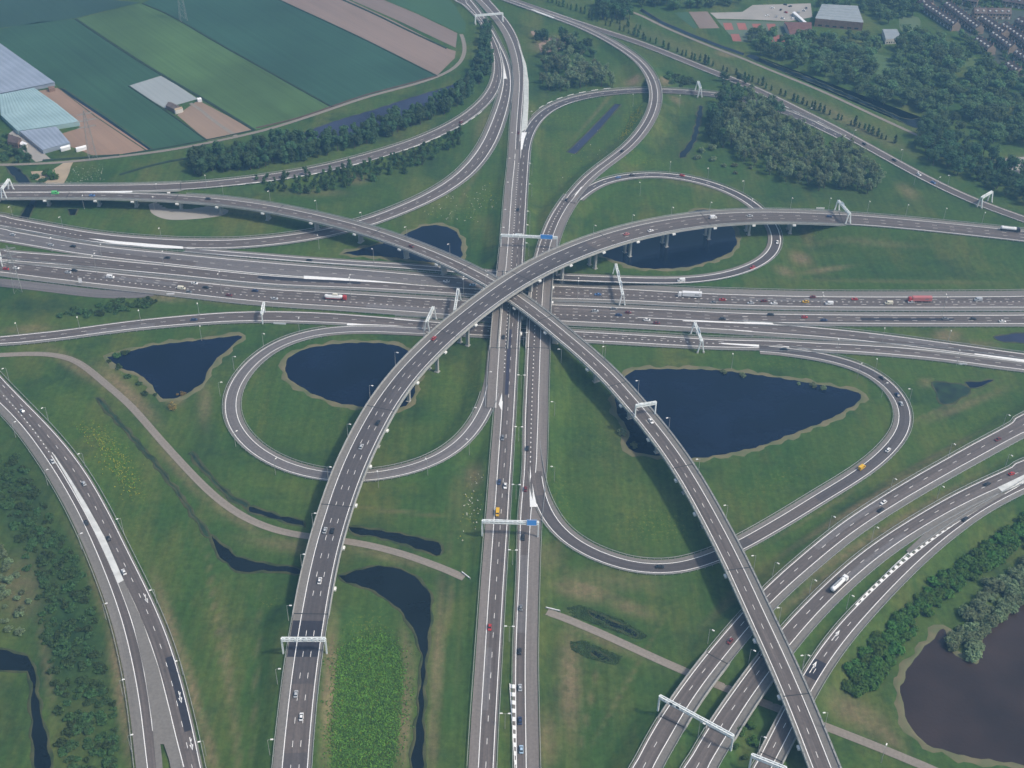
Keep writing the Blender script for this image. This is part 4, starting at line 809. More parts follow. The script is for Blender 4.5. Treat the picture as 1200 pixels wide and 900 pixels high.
for key, (par, a, b) in BRIDGES.items():
    r = ROADS[key]; sts = [r.s[a]+.8, r.s[b]-.8]
    if b-a > 60: sts += list(np.arange(r.s[a]+72, r.s[b]-40, 78))
    for q in sts:
        st = Strips(); st.quad([r.at(q, r.halfw(q)+r.slw(q)-.1, .045), r.at(q, -r.halfw(q)-r.sr+.1, .045), r.at(q+.55, -r.halfw(q)-r.sr+.1, .045), r.at(q+.55, r.halfw(q)+r.slw(q)-.1, .045)])
        mesh_obj('expansion_joint', st.v, st.f, 'joint', par)
# ------------------------------------------------------------------ fields and paved yards (photograph pixels)
def field(name, poly, m, label, cat='field', z=.10, soft=0):
    return sheet(name, world_poly(poly, 0, soft), z, m, label, cat)
A1 = math.atan2(*(unp(391, 125)-unp(190, 0))[[1, 0]])+math.pi/2
def fm(n, c, amt=.1, var=.12, fr=.35): 
    MT[n] = field_mat(n, c, -A1, fr, amt*1.2, var*1.3); return n
field('field', [(190, -6), (325, -2), (420, 43), (512, 90), (470, 103), (391, 126), (330, 92), (250, 47), (200, 18), (168, 3)], fm('beet_crop', (.028, .078, .048), .10, .16), 'dark blue green crop field below the brown ploughed strips')
field('field', [(90, 22), (165, 4), (200, 19), (250, 48), (330, 93), (389, 126), (335, 142), (300, 152), (243, 118), (180, 81), (130, 48)], fm('light_crop', (.062, .120, .040), .12, .22), 'light green meadow strip between two dark crop fields')
field('field', [(0, 34), (45, 26), (88, 22.5), (128, 49), (190, 88), (150, 101), (194, 130), (243, 165), (215, 171), (180, 177), (125, 138), (69, 101), (30, 74), (0, 52)], fm('potato_crop', (.030, .080, .042), .12), 'dark green crop field beside the greenhouses')
field('field', [(-90, -14), (0, 0), (60, -6), (165, 3), (88, 21.5), (0, 33), (-90, 40)], fm('far_crop', (.028, .066, .046), .06), 'far dark blue green crop field in the corner')
field('field', [(325, -2), (352, -8), (404, -2), (460, 24), (526, 57.5), (534, 60), (533, 68), (512, 89), (420, 43)], fm('brown_rows', (.235, .175, .145), .05, .06), 'wide pale brown ploughed field')
field('field', [(407, -2), (440, -4), (490, 17), (536, 39), (534, 56), (466, 24)], fm('brown_rows_small', (.21, .162, .138), .05, .06), 'narrow pale brown ploughed strip')
field('field', [(442, -4), (520, -8), (534, 8), (546, 28), (545, 38), (538, 38.5), (490, 16)], fm('far_meadow', (.045, .105, .045), .05), 'green meadow behind the ploughed strips')
field('field', [(45, 106.5), (67, 103), (118, 137), (174, 175.5), (140, 181), (108, 182), (83, 172), (68, 158), (94, 150), (69, 127)], fm('bare_plot', (.27, .18, .125), .06, .14), 'bare orange brown plot beside the greenhouse')
field('field', [(207.5, 135), (232, 117.5), (265, 135), (297, 153), (272, 159), (243, 165)], fm('bare_plot_small', (.25, .18, .13), .05, .1), 'small bare brown plot crossed by a pale track')
field('field', [(151, 100.5), (190, 88.5), (232, 116), (193, 127), (170, 113)], fm('fleece_crop', (.30, .33, .33), .05, .06), 'pale grey plot covered in crop fleece')
field('yard', [(20, 150), (38, 160), (52, 180), (60, 187), (42, 190), (28, 178), (8, 158)], 'pad', 'paved farm yard beside the greenhouses', 'yard', .09)
field('yard', [(36, 201), (60, 200), (76, 190), (86, 190), (72, 215), (56, 216), (40, 210)], 'sand', 'sandy yard below the farm road', 'yard', .09)
field('pavement', [(174, 240), (182, 237), (230, 240), (268, 247), (262, 252), (225, 257), (195, 257), (178, 250)], 'pad', 'pale paved oval under the lower flyover', 'pavement', .09, 3)
field('bare_ground', [(631, 52), (645, 45), (661, 48), (662, 54), (650, 60), (636, 62)], 'soil', 'bare brown patch in front of the grove', 'bare ground', .3, 3)
field('bare_ground', [(622, 37), (630, 37), (628, 42), (624, 41)], 'soil', 'small bare patch at the tip of the grove', 'bare ground', .3, 3)
field('bare_ground', [(1178, 186), (1230, 184), (1235, 206), (1180, 200)], 'pad', 'pale bare field at the edge of the dark tree belt', 'bare ground', .3, 3)
field('sports_pitch', [(790, 15), (806, 14), (818, 33), (812, 33)], fm('pitch_green', (.045, .10, .05), .03), 'small green pitch next to the brown field', 'pitch')
field('field', [(807, 14), (829, 13.5), (843, 33), (820, 33.5)], fm('brown_square', (.20, .155, .13), .03), 'small square brown field near the red courts')
field('yard', [(832, 15), (870, 14), (882, 6), (950, 4), (952, 20), (925, 25), (880, 23), (840, 22)], 'pad', 'pale grey car park behind the red courts', 'car park', .09)
field('sports_pitch', [(840, 23.5), (922, 26), (917, 50), (862, 49)], fm('court_green', (.10, .135, .09), .02), 'grey green court surround', 'pitch', .095)
for k, (x0, x1, y0, y1) in enumerate([(847, 857, 27, 35), (863, 873, 27, 35), (881, 891, 28, 36), (898, 908, 28, 36), (856, 866, 40, 48.5), (893, 903, 40, 49), (905, 917, 41, 49)]):
    o = field('tennis_court', [(x0, y0), (x1, y0), (x1+3, y1), (x0+3, y1)], fm('court_red', (.27, .105, .085), .02), 'faded red tennis court in the green court block', 'tennis court', .14)
    o['group'] = 'red tennis courts'; o['kind'] = 'structure'
field('field', [(1020, 62), (1045, 68), (1065, 82), (1060, 92), (1035, 92), (1018, 75)], fm('park_lawn', (.075, .13, .05), .02), 'pale green lawn inside the wooded park', z=.1, soft=4)
field('field', [(1113, 72), (1125, 63), (1145, 68), (1142, 78), (1118, 79)], fm('park_lawn_two', (.09, .14, .045), .02), 'small yellowish lawn beside the housing estate', z=.1, soft=4)
field('field', [(1053, 20), (1075, 20), (1074, 36), (1058, 37)], fm('park_lawn_three', (.09, .13, .065), .02), 'small pale lawn between trees and terraces', z=.1, soft=4)
field('yard', [(1150, 10), (1230, 14), (1260, 130), (1195, 95), (1100, 20), (1075, 0), (1140, -10)], fm('estate_ground', (.060, .075, .060), .02), 'streets and gardens of the housing estate', 'yard', .06)

MT['ditch_edge'] = mat('overgrown_ditch', (.020, .040, .022), .95, .3, .2); MT['ditch_red'] = mat('reddish_verge', (.085, .055, .040), .95, .3, .2)
def edge(pts, wd, m, label):
    C_ = catmull([unp(u, v, 0) for u, v in pts], 8); t = np.gradient(C_, axis=0)[:, :2]; t /= np.linalg.norm(t, axis=1)[:, None]; n = np.stack([-t[:, 1], t[:, 0]], 1)
    V = []; F_ = []
    for c, k in zip(C_, n):
        for o, z in ((-wd/2, .15), (-wd*.2, .45), (wd*.2, .45), (wd/2, .15)): V.append((c[0]+k[0]*o, c[1]+k[1]*o, z))
    for i in range(len(C_)-1):
        for j in range(3): F_.append((4*i+j+1, 4*i+j, 4*i+4+j, 4*i+5+j))
    tag(mesh_obj('field_verge', V, F_, m), label, 'verge', kind='structure')
edge([(89, 22.5), (128, 49), (180, 82), (243, 119), (298, 152.5)], 3.2, 'ditch_edge', 'dark overgrown field edge left of the light green meadow')
edge([(167, 4), (200, 18.5), (250, 47.5), (330, 92.5), (389, 125.5)], 2.6, 'ditch_edge', 'dark overgrown field edge right of the light green meadow')
edge([(325, -1), (420, 43), (512, 89)], 2.4, 'ditch_edge', 'dark overgrown edge below the wide ploughed field')
edge([(400, -1), (440, 17), (480, 36.5), (524, 57)], 3.0, 'ditch_edge', 'dark ditch dividing the two ploughed strips')
edge([(151, 101), (194, 130), (243, 165)], 2.0, 'ditch_edge', 'dark edge beside the fleece covered plot')
edge([(300, 150), (345, 139.5), (390, 124.5), (430, 111), (470, 100.5), (512, 89)], 2.6, 'ditch_red', 'reddish bare verge along the upper side of the farm road')
edge([(50, 188), (110, 184), (140, 181.5)], 3.0, 'ditch_edge', 'dark hedge strip between bare plot and farm road')
edge([(145, 181), (200, 172), (250, 162.5), (298, 152.5)], 2.4, 'ditch_edge', 'dark hedge strip along the farm road by the crop fields')
edge([(140, 205), (170, 196), (200, 189), (240, 182), (290, 170)], 3.4, 'ditch_edge', 'dark ditch winding from the tree belt to the flyover')
# ------------------------------------------------------------------ greenhouses, farm and town buildings
MT['green_glass'] = mat('greenhouse_glass', (.30, .42, .42), .25, .12, .05, spec=.5)
MT['grey_glass'] = mat('grey_greenhouse_glass', (.27, .31, .37), .3, .12, .05, spec=.5)
MT['brick'] = mat('brown_brick', (.22, .14, .10), .9, .2, .5)
MT['pale_wall'] = mat('pale_render', (.55, .53, .48), .8, .08, .3)
MT['tile_dark'] = mat('dark_roof_tile', (.115, .088, .082), .8, .2, .3, tint=.25)
MT['tile_red'] = mat('brown_roof_tile', (.16, .085, .07), .8, .2, .3, tint=.25)
MT['roof_grey'] = mat('grey_sheet_roof', (.27, .30, .31), .6, .1, .2)
def quad_building(name, poly, h, label, cat, wall, roof, bays=1, rh=1.2, group=None, windows=False):
    """poly: four ground corners (px) in order; roof made of `bays` ridges running along edge 0-1"""
    P = [np.array(unp(u, v, 0))[:2] for u, v in poly]; c = sum(P)/4; root = thing(name, label, cat, (c[0], c[1], 0), 0, group)
    L = lambda s, t: (P[0]*(1-s)+P[1]*s)*(1-t)+(P[3]*(1-s)+P[2]*s)*t-c
    V = []; F_ = []; ring = [L(0, 0), L(1, 0), L(1, 1), L(0, 1)]
    for z in (0, h):
        for p in ring: V.append((p[0], p[1], z))
    for k in range(4): F_.append((k, (k+1) % 4, 4+(k+1) % 4, 4+k))
    mesh_obj('wall', V, F_, wall, root)
    V = []; F_ = []
    for b in range(bays):
        t0, t1 = b/bays, (b+1)/bays; n = len(V)
        for t, z in ((t0, h), ((t0+t1)/2, h+rh), (t1, h)):
            for s in (-.004, 1.004): p = L(s, t); V.append((p[0], p[1], z))
        F_ += [(n, n+1, n+3, n+2), (n+2, n+3, n+5, n+4), (n, n+2, n+4), (n+1, n+5, n+3)]
    mesh_obj('roof', V, F_, roof, root)
    if windows:
        for s in np.linspace(.12, .88, 6):
            a = L(s-.04, 0); b = L(s+.04, 0); d = L(.5, 0)-L(.5, .5); d = d/np.linalg.norm(d)*.03
            mesh_obj('window', [(a[0]+d[0], a[1]+d[1], .9), (b[0]+d[0], b[1]+d[1], .9), (b[0]+d[0], b[1]+d[1], 2.3), (a[0]+d[0], a[1]+d[1], 2.3)], [(0, 1, 2, 3)], 'glass', root)
    return root
quad_building('greenhouse', [(65, 100.8), (-20, 40), (-120, 61), (-35, 121.5)], 3.6, 'grey greenhouse block at the edge of the picture with long ridged roof', 'greenhouse', 'grey_glass', 'grey_glass', 14, .28)
def glasshouse(poly, h, label, m, bays):
    P = [poly[i] for i in (1, 2, 3, 0)]
    return quad_building('greenhouse', P, h, label, 'greenhouse', m, m, bays, .28)
glasshouse([(0, 115.5), (41, 107.5), (69, 127), (2, 139)], 3.5, 'teal greenhouse directly below the grey block', 'green_glass', 16)
glasshouse([(2, 139.5), (69, 127.5), (94, 147.5), (22, 158.5)], 3.7, 'teal greenhouse with a notched end beside bare soil', 'green_glass', 16)
glasshouse([(24, 158.5), (67, 153), (83, 171.5), (51, 180.5)], 3.4, 'small blue grey greenhouse nearest the farm road', 'grey_glass', 7)
quad_building('shed', [(58, 108.3), (65, 107), (63, 104.5), (57, 105.5)], 3, 'small dark shed at the greenhouse corner', 'shed', 'brick', 'tile_red', 1, 1)
quad_building('shed', [(72, 178), (83, 175), (82, 173.5), (71, 176.5)], 2.6, 'long white polytunnel beside the small greenhouse', 'polytunnel', 'white_sign', 'white_sign', 1, 1)
quad_building('shed', [(90, 178.5), (102, 175.5), (101, 174), (89, 177)], 2.6, 'second long white polytunnel on bare soil', 'polytunnel', 'white_sign', 'white_sign', 1, 1)
quad_building('shed', [(195, 128), (206, 133), (212, 129), (201, 124)], 3.4, 'dark farm shed beside the fleece covered plot', 'shed', 'brick', 'tile_dark', 1, 1.6)
quad_building('shed', [(206, 134), (215, 131.5), (213, 129.5), (204, 132)], 3.2, 'low pale shed beside the dark farm shed', 'shed', 'pale_wall', 'sand', 1, 1)
quad_building('shed', [(232, 120), (237, 119.5), (235.5, 117.5), (231, 118)], 2.6, 'tiny white hut at the corner of the small plot', 'hut', 'white_sign', 'white_sign', 1, .5)
quad_building('farmhouse', [(10, 172), (22, 174), (26, 168), (14, 164)], 4.5, 'dark roofed farmhouse beside the paved yard', 'farmhouse', 'brick', 'tile_dark', 1, 3, windows=True)
quad_building('shed', [(24, 173), (30, 175.5), (33, 172), (27, 169.5)], 3, 'white roofed shed in the farm yard', 'shed', 'pale_wall', 'white_sign', 1, .8)
quad_building('sports_hall', [(954, 31), (1010, 36), (1003, 16), (962, 14)], 8, 'large grey roofed hall among the far trees', 'sports hall', 'brick', 'roof_grey', 6, .7, windows=True)
quad_building('clubhouse', [(925, 46), (950, 47.5), (950, 32), (918, 31.5)], 5, 'low brown roofed clubhouse beside the red courts', 'clubhouse', 'pale_wall', 'tile_red', 1, 1.6, windows=True)
quad_building('school_wing', [(1037, 52), (1055, 51), (1050, 40), (1033, 40)], 5, 'flat grey roofed building with pale walls in the far trees', 'building', 'pale_wall', 'roof_grey', 1, .4, windows=True)
quad_building('shed', [(928, 18), (943, 31), (945.5, 30), (931, 17)], 3, 'narrow white roofed stand beside the car park', 'stand', 'pale_wall', 'white_sign', 1, .3)
# terraced houses: one built, the rest copied
MT['house_wall'] = mat('house_brick', (.28, .22, .17), .85, .1, .4); MT['dormer_grey'] = mat('dormer_panel', (.50, .50, .48), .7, .05, .5)
def make_house():
    root = thing('terraced_house', '', 'house'); W, D, H, RH = 6.0, 9.0, 5.4, 4.0
    V = [(-W/2, -D/2, 0), (W/2, -D/2, 0), (W/2, D/2, 0), (-W/2, D/2, 0), (-W/2, -D/2, H), (W/2, -D/2, H), (W/2, D/2, H), (-W/2, D/2, H), (-W/2, 0, H+RH-.1), (W/2, 0, H+RH-.1)]
    mesh_obj('wall', V, [(0, 1, 5, 4), (2, 3, 7, 6), (1, 2, 6, 9, 5), (3, 0, 4, 8, 7)], 'house_wall', root)
    mb = MB(); a = math.atan2(RH, D/2); ln = math.hypot(RH, D/2)+.5
    for s in (1, -1): mb.box((0, s*(D/4+.1), H+RH/2+.05), (W+.04, ln, .2), Matrix.Rotation(-s*a, 3, 'X'))
    rf = mb.build('roof', 'tile_dark', root)
    c = MB().box((W/2-.6, .6, H+RH+.2), (.9, .9, 1.8)).build('chimney', 'brick', rf)
    for y, s in ((-D/2-.03, -1), (D/2+.03, 1)):
        for x, z, ww, hh in ((-1.5, 1.5, 1.8, 1.5), (-1.5, 4.1, 1.6, 1.2), (1.4, 4.1, 1.6, 1.2)):
            MB().box((x, y, z), (ww, .08, hh)).build('window', 'glass', root)
        MB().box((1.4, y, 1.1), (1.0, .1, 2.1)).build('door', 'white_sign', root)
    dm = MB().box((0, -D/4-.4, H+RH*.52), (1.8, 2.0, 1.2)).build('dormer', 'dormer_grey', root)
    return root
ROWS = [((1190, 68), (1226, 93), 6, 'terrace row below the picture edge row'), ((1192, 30), (1232, 56), 6, 'outermost terrace row at the picture edge'), ((1116, 2), (1152, 8), 6, 'terrace row at the top edge'), ((1160, 3), (1215, 12), 8, 'long terrace row in the top corner'), ((1066, 2), (1092, 14), 5, 'terrace row nearest the grey hall'), ((1085, 13), (1122, 38), 8, 'first terrace row beyond the park'), ((1109, 11), (1148, 41), 9, 'second terrace row beyond the park'), ((1144, 53), (1163, 66), 5, 'short terrace row by the lawn'), ((1163, 46), (1190, 66), 7, 'terrace row behind the short row'), ((1180, 82), (1197, 94), 5, 'nearest terrace row at the edge of the estate'),
        ((1139, 20), (1185, 21), 9, 'pale fronted terrace row facing the viewer'), ((1150, 27), (1180, 48), 7, 'dark terrace row below the pale fronted row'), ((1175, 36), (1212, 62), 8, 'terrace row at the picture edge')]
h0 = make_house(); first = True
for a, b, n, lab in ROWS:
    A, B = unp(*a), unp(*b); d = B-A; rz = math.atan2(d[1], d[0]); ln = np.linalg.norm(d[:2]); n = int(ln/6.05)
    for k in range(min(n, 14)):
        p = A+d*((k+.5)*6.05/ln); o = h0 if first else copy_tree(h0); first = False
        o.location = (p[0], p[1], .05); o.rotation_euler = (0, 0, rz); tag(o, 'terraced house in the '+lab, 'house', 'houses of the '+lab)

# ------------------------------------------------------------------ trees: each kind built once, then copied
def leaf_mat(n, c, var, tint, tr=.45):
    m = mat(n, c, .9, var, .25, tint=tint); nn = m.node_tree.nodes; l = m.node_tree.links; b = nn['Principled BSDF']
    t = nn.new('ShaderNodeBsdfTranslucent'); mx = nn.new('ShaderNodeMixShader'); mx.inputs[0].default_value = tr
    l.new(b.inputs['Base Color'].links[0].from_socket, t.inputs['Color']); l.new(b.outputs[0], mx.inputs[1]); l.new(t.outputs[0], mx.inputs[2]); l.new(mx.outputs[0], nn['Material Output'].inputs['Surface']); return m
LEAF = {'dark': leaf_mat('dark_foliage', (.074, .145, .064), .3, .34), 'mid': leaf_mat('mid_foliage', (.075, .145, .050), .3, .34), 'grey': leaf_mat('grey_willow_foliage', (.190, .250, .130), .3, .34),
        'bright': leaf_mat('bright_foliage', (.085, .190, .040), .35, .25), 'park': leaf_mat('park_foliage', (.120, .200, .085), .3, .38), 'ochre': leaf_mat('ochre_reed', (.36, .30, .09), .3, .3)}
MT.update({'leaf_'+k: v for k, v in LEAF.items()}); MT['bark'] = mat('bark', (.10, .08, .06), .95, .25, 1)
def make_tree(name, kind, h, w_, leaves, seed, shape='round', leaf=.9, trunk=True, clumps=9):
    rg = random.Random(seed); V = []; F_ = []; M_ = []
    mb = MB()
    if trunk:
        mb.bar((0, 0, -.4), (0, 0, h*.55), h*.022+.1, h*.012+.03, 6)
        for k in range(4):
            t = rg.uniform(0, 6.28); mb.bar((0, 0, h*rg.uniform(.25, .45)), (math.cos(t)*w_*.33, math.sin(t)*w_*.33, h*rg.uniform(.55, .75)), h*.010+.04, .03, 4)
    V = list(mb.v); F_ = list(mb.f); M_ = [0]*len(F_)
    cl = []
    for k in range(clumps):
        if shape == 'round':
            t = rg.uniform(0, 6.28); rr = w_*.5*math.sqrt(rg.random())*.72; z = h*(.38+.5*rg.random())
            cl.append((math.cos(t)*rr, math.sin(t)*rr, z, w_*rg.uniform(.17, .30), h*rg.uniform(.10, .18)))
        elif shape == 'column':
            f = k/(clumps-1); z = h*(.16+.78*f); rr = w_*.5*(1-.62*f)*(.75+.4*rg.random()); t = rg.uniform(0, 6.28)
            cl.append((math.cos(t)*w_*.10, math.sin(t)*w_*.10, z, rr, h*.12))
        elif shape == 'cone':
            f = k/(clumps-1); z = h*(.08+.86*f); rr = w_*.5*(1-f*.92)*(.8+.3*rg.random())
            cl.append((0, 0, z, rr, h*.08))
        else:
            t = rg.uniform(0, 6.28); rr = w_*.5*math.sqrt(rg.random())*.8
            cl.append((math.cos(t)*rr, math.sin(t)*rr, h*(.25+.45*rg.random()), w_*rg.uniform(.16, .28), h*rg.uniform(.18, .3)))
    for i in range(leaves):
        cx, cy, cz, cr, ch = cl[i % len(cl)]
        while True:
            p = Vector((rg.uniform(-1, 1), rg.uniform(-1, 1), rg.uniform(-1, 1)))
            if .25 < p.length < 1: break
        if rg.random() < .7: p = p.normalized()*rg.uniform(.75, 1.08)
        c = Vector((cx+p.x*cr, cy+p.y*cr, max(.15, cz+p.z*ch)))
        nrm = (p.normalized()+Vector((rg.gauss(0, .5), rg.gauss(0, .5), rg.gauss(0, .5)+.75))).normalized()
        q = nrm.to_track_quat('Z', 'Y').to_matrix(); s = leaf*rg.uniform(.55, 1.25); n = len(V); k = rg.choice((4, 5)); ph = rg.uniform(0, 6)
        for j in range(k):
            t = ph+6.283*j/k; r_ = s*.6*rg.uniform(.7, 1.2); V.append(tuple(c+q @ Vector((math.cos(t)*r_, math.sin(t)*r_, rg.uniform(-.1, .1)*s))))
        F_.append(tuple(range(n, n+k))); M_.append(1)
    me = bpy.data.meshes.new(name); me.from_pydata(V, [], F_); me.materials.append(MT['bark']); me.materials.append(MT['leaf_'+kind]); me.polygons.foreach_set('material_index', M_); me.update()
    return me
TREES = {
 'belt': ('belt_tree', [make_tree('belt_tree', 'dark', 10.5, 7.0, 520, 11+k, 'column' if k == 1 else 'round', 1.0) for k in range(4)]),
 'young': ('young_tree', [make_tree('young_tree', 'mid', 6.2, 4.6, 260, 31+k, 'column' if k == 0 else 'round', .75) for k in range(3)]),
 'poplar': ('poplar_tree', [make_tree('poplar_tree', 'mid', 8.0, 3.6, 260, 41+k, 'column', .8) for k in range(3)]),
 'willow': ('willow_tree', [make_tree('willow_tree', 'grey', 12.5, 8.0, 560, 51+k, 'round', .9, clumps=12) for k in range(4)]),
 'darkwood': ('woodland_tree', [make_tree('woodland_tree', 'dark', 12, 8.5, 520, 61+k, 'round', .95, clumps=11) for k in range(4)]),
 'park': ('park_tree', [make_tree('park_tree', 'park', 13, 12.5, 640, 71+k, 'round', 1.2, clumps=12) for k in range(5)]),
 'garden': ('garden_tree', None), 'grove': ('grove_tree', None),
 'shrub': ('shrub', [make_tree('shrub', 'bright', 4.0, 6.2, 460, 81+k, 'bush', .75, False, 9) for k in range(4)]),
 'willow_shrub': ('willow_shrub', [make_tree('willow_shrub', 'grey', 4.4, 6.0, 460, 91+k, 'bush', .72, False, 9) for k in range(3)]),
 'dark_shrub': ('dark_shrub', [make_tree('dark_shrub', 'mid', 2.2, 5.6, 380, 101+k, 'bush', .7, False, 9) for k in range(3)]),
 'ochre': ('reed_bush', [make_tree('reed_bush', 'ochre', 4.0, 7.5, 380, 111, 'bush', .6, False, 9)]),
}
TREES['garden'] = ('garden_tree', TREES['park'][1][:3]); TREES['grove'] = ('grove_tree', TREES['park'][1][2:])
trg = random.Random(5)
def plant(kind, x, y, label, cat, group, sc=1.0, z=None):
    nm, ms = TREES[kind]; o = bpy.data.objects.new(nm, trg.choice(ms)); COL.objects.link(o)
    o.location = (x, y, ground_z(x, y) if z is None else z); s = sc*trg.uniform(.62, 1.32); o.scale = (s*trg.uniform(.9, 1.1), s*trg.uniform(.9, 1.1), s*trg.uniform(.88, 1.14)); o.rotation_euler = (0, 0, trg.uniform(0, 6.28))
    return tag(o, label, cat, group)
def fill(kind, poly, spacing, label, cat, group, sc=1.0, cap=290, jit=.42, avoid=()):
    P = world_poly(poly); x0, y0 = P[:, :2].min(0); x1, y1 = P[:, :2].max(0); pts = []; k = 0; y = y0
    while y < y1:
        x = x0+(k % 2)*spacing/2
        while x < x1:
            q = (x+trg.uniform(-jit, jit)*spacing, y+trg.uniform(-jit, jit)*spacing); x += spacing
            if inside([tuple(p[:2]) for p in P], np.array(q)): pts.append(q)
        y += spacing*.87; k += 1
    pts = [q for q in pts if not any(inside(PONDS[a][1] if isinstance(a, str) else a, proj(np.array([q[0], q[1], 0.0]))) for a in avoid)]
    if len(pts) > cap: trg.shuffle(pts); pts = pts[:cap]
    for q in pts: plant(kind, q[0], q[1], label, cat, group, sc)
    return len(pts)
cnt = {}
cnt['belt'] = fill('belt', [(222, 200), (224, 188), (300, 172), (355, 164), (440, 150), (500, 128), (545, 103), (560, 78), (567, 34), (574, 33), (578, 60), (570, 92), (545, 122), (490, 150), (430, 171), (370, 186), (300, 199), (228, 208)], 5.3, 'dense dark tree in the belt between canal and slip road', 'tree', 'trees of the dark roadside belt', 1.0, 290, avoid=('field_canal',))
cnt['young'] = fill('young', [(297, 222), (300, 216), (375, 205), (440, 190), (500, 172), (543, 152), (548, 160), (530, 178), (480, 202), (420, 218), (375, 228), (335, 228)], 6.2, 'slim young tree on the slope between the two slip roads', 'tree', 'young trees between the slip roads', .9, 130)
cnt['w1'] = fill('willow', [(637, 62), (660, 52), (690, 68), (725, 92), (725, 104), (700, 103), (665, 107), (640, 113), (634, 95)], 7.2, 'grey green tree in the grove between the central motorway and branch road', 'tree', 'grove beside the branch road', .9, 60)
cnt['w1d'] = fill('darkwood', [(626, 44), (640, 44), (642, 50), (628, 52)], 6, 'dark tree at the tip of the grove by the bare patch', 'tree', 'dark trees at the grove tip', .7, 8)
fill('darkwood', [(652, 42), (664, 44), (690, 58), (697, 68), (670, 62), (655, 52)], 6.5, 'dark tree along the far edge of the grove', 'tree', 'dark trees at the grove tip', .8, 20)
cnt['w2d'] = fill('darkwood', [(826, 160), (832, 140), (846, 118), (862, 113), (868, 122), (850, 140), (846, 160), (852, 178), (838, 172)], 7.5, 'tree with shade put into its dark foliage on the willow wood flank', 'tree', 'dark flank of the willow wood', .95, 40)  # darker foliage kind stands in for shade on this side of the wood
cnt['w2'] = fill('willow', [(852, 125), (880, 112), (915, 140), (955, 165), (998, 182), (1020, 200), (1035, 222), (1015, 228), (960, 224), (915, 213), (885, 198), (860, 182), (847, 160)], 6.6, 'grey green tree in the willow wood above the upper flyover', 'tree', 'trees of the willow wood', .85, 240)
fill('darkwood', [(900, 122), (915, 128), (916, 140), (902, 136)], 6.5, 'dark tree at the top corner of the willow wood', 'tree', 'dark flank of the willow wood', .85, 8)
fill('darkwood', [(844, 95), (880, 96), (884, 110), (848, 112)], 8, 'dark tree between feeder road and distant motorway', 'tree', 'trees by the distant motorway', .6, 14)
fill('dark_shrub', [(780, 86), (815, 95), (815, 103), (780, 100)], 6, 'dark shrub beside the feeder road gantry', 'shrub', 'shrubs beside the feeder road', 1.2, 16)
cnt['park'] = fill('park', [(868, 66), (905, 48), (960, 46), (1005, 38), (1030, 55), (1018, 75), (1035, 93), (1062, 92), (1045, 66), (1060, 40), (1100, 44), (1118, 62), (1150, 80), (1190, 100), (1215, 110), (1215, 172), (1165, 170), (1120, 160), (1085, 150), (1060, 128), (1035, 127), (985, 103), (925, 75), (880, 62)], 9.6, 'broad park tree in the wooded park beyond the distant motorway', 'tree', 'trees of the wooded park', .85, 280, avoid=([(1060, 125), (1088, 140), (1075, 158), (1040, 135)],))
cnt['row'] = fill('darkwood', [(1062, 163), (1090, 153), (1150, 176), (1200, 202), (1225, 215), (1225, 250), (1180, 232), (1130, 212), (1085, 190)], 7.8, 'dense dark tree in the broad belt beside the distant motorway', 'tree', 'trees of the broad dark belt', .95, 110)
cnt['far'] = fill('darkwood', [(700, 8), (706, 5), (745, 12), (742, 24), (700, 25)], 7, 'dark tree in the clump behind the poplar row', 'tree', 'dark clump behind the poplar row', .95, 30)
fill('grove', [(745, 0), (860, 0), (880, 4), (840, 11), (790, 12), (752, 11)], 11, 'tree behind the far pitch', 'tree', 'trees behind the pitch and car park', .8, 40)
fill('grove', [(955, 8), (1045, 0), (1085, -4), (1090, 14), (1070, 20), (1045, 34), (1010, 14)], 10.5, 'tree between the grey hall and the terraces', 'tree', 'trees between hall and terraces', .85, 50)
fill('grove', [(880, 38), (893, 36), (905, 50), (900, 62), (885, 60), (872, 52)], 8, 'pale tree standing in front of the red courts', 'tree', 'trees by the red courts', .7, 12)
fill('garden', [(1090, 2), (1120, 0), (1215, 2), (1215, 10), (1150, 16), (1100, 8)], 10, 'garden tree at the far side of the estate', 'tree', 'garden trees in the estate', .55, 24)
fill('garden', [(1122, 40), (1150, 52), (1180, 74), (1215, 92), (1215, 80), (1165, 50), (1140, 40)], 12, 'garden tree between the terraces', 'tree', 'garden trees in the estate', .45, 24)
fill('garden', [(1120, 40), (1140, 50), (1165, 80), (1150, 70), (1130, 58)], 9, 'garden tree beside the terraces', 'tree', 'garden trees in the estate', .6, 14)
fill('garden', [(1150, 66), (1200, 80), (1215, 100), (1180, 96), (1160, 84)], 10, 'garden tree along the edge of the estate', 'tree', 'garden trees in the estate', .55, 14)
cnt['hedge'] = fill('shrub', [(985, 812), (990, 795), (1003, 772), (1040, 735), (1085, 692), (1130, 655), (1210, 602), (1210, 640), (1150, 672), (1105, 705), (1075, 735), (1050, 770), (1020, 812), (1000, 822)], 3.9, 'bright green bush in the thicket beside the third lower road', 'bush', 'thicket beside the lower roads', 1.0, 270)
cnt['lake'] = fill('willow_shrub', [(1108, 758), (1118, 735), (1132, 712), (1160, 685), (1212, 652), (1212, 704), (1178, 720), (1157, 742), (1144, 776), (1122, 768)], 4.3, 'grey green bush on the shore of the brown lake', 'bush', 'bushes on the lake shore', 1.0, 150)
fill('willow_shrub', [(-8, 620), (14, 640), (36, 700), (44, 745), (20, 750), (-8, 740)], 7, 'pale scrub bush on rough ground at the picture edge', 'bush', 'pale scrub at the picture edge', .7, 40)
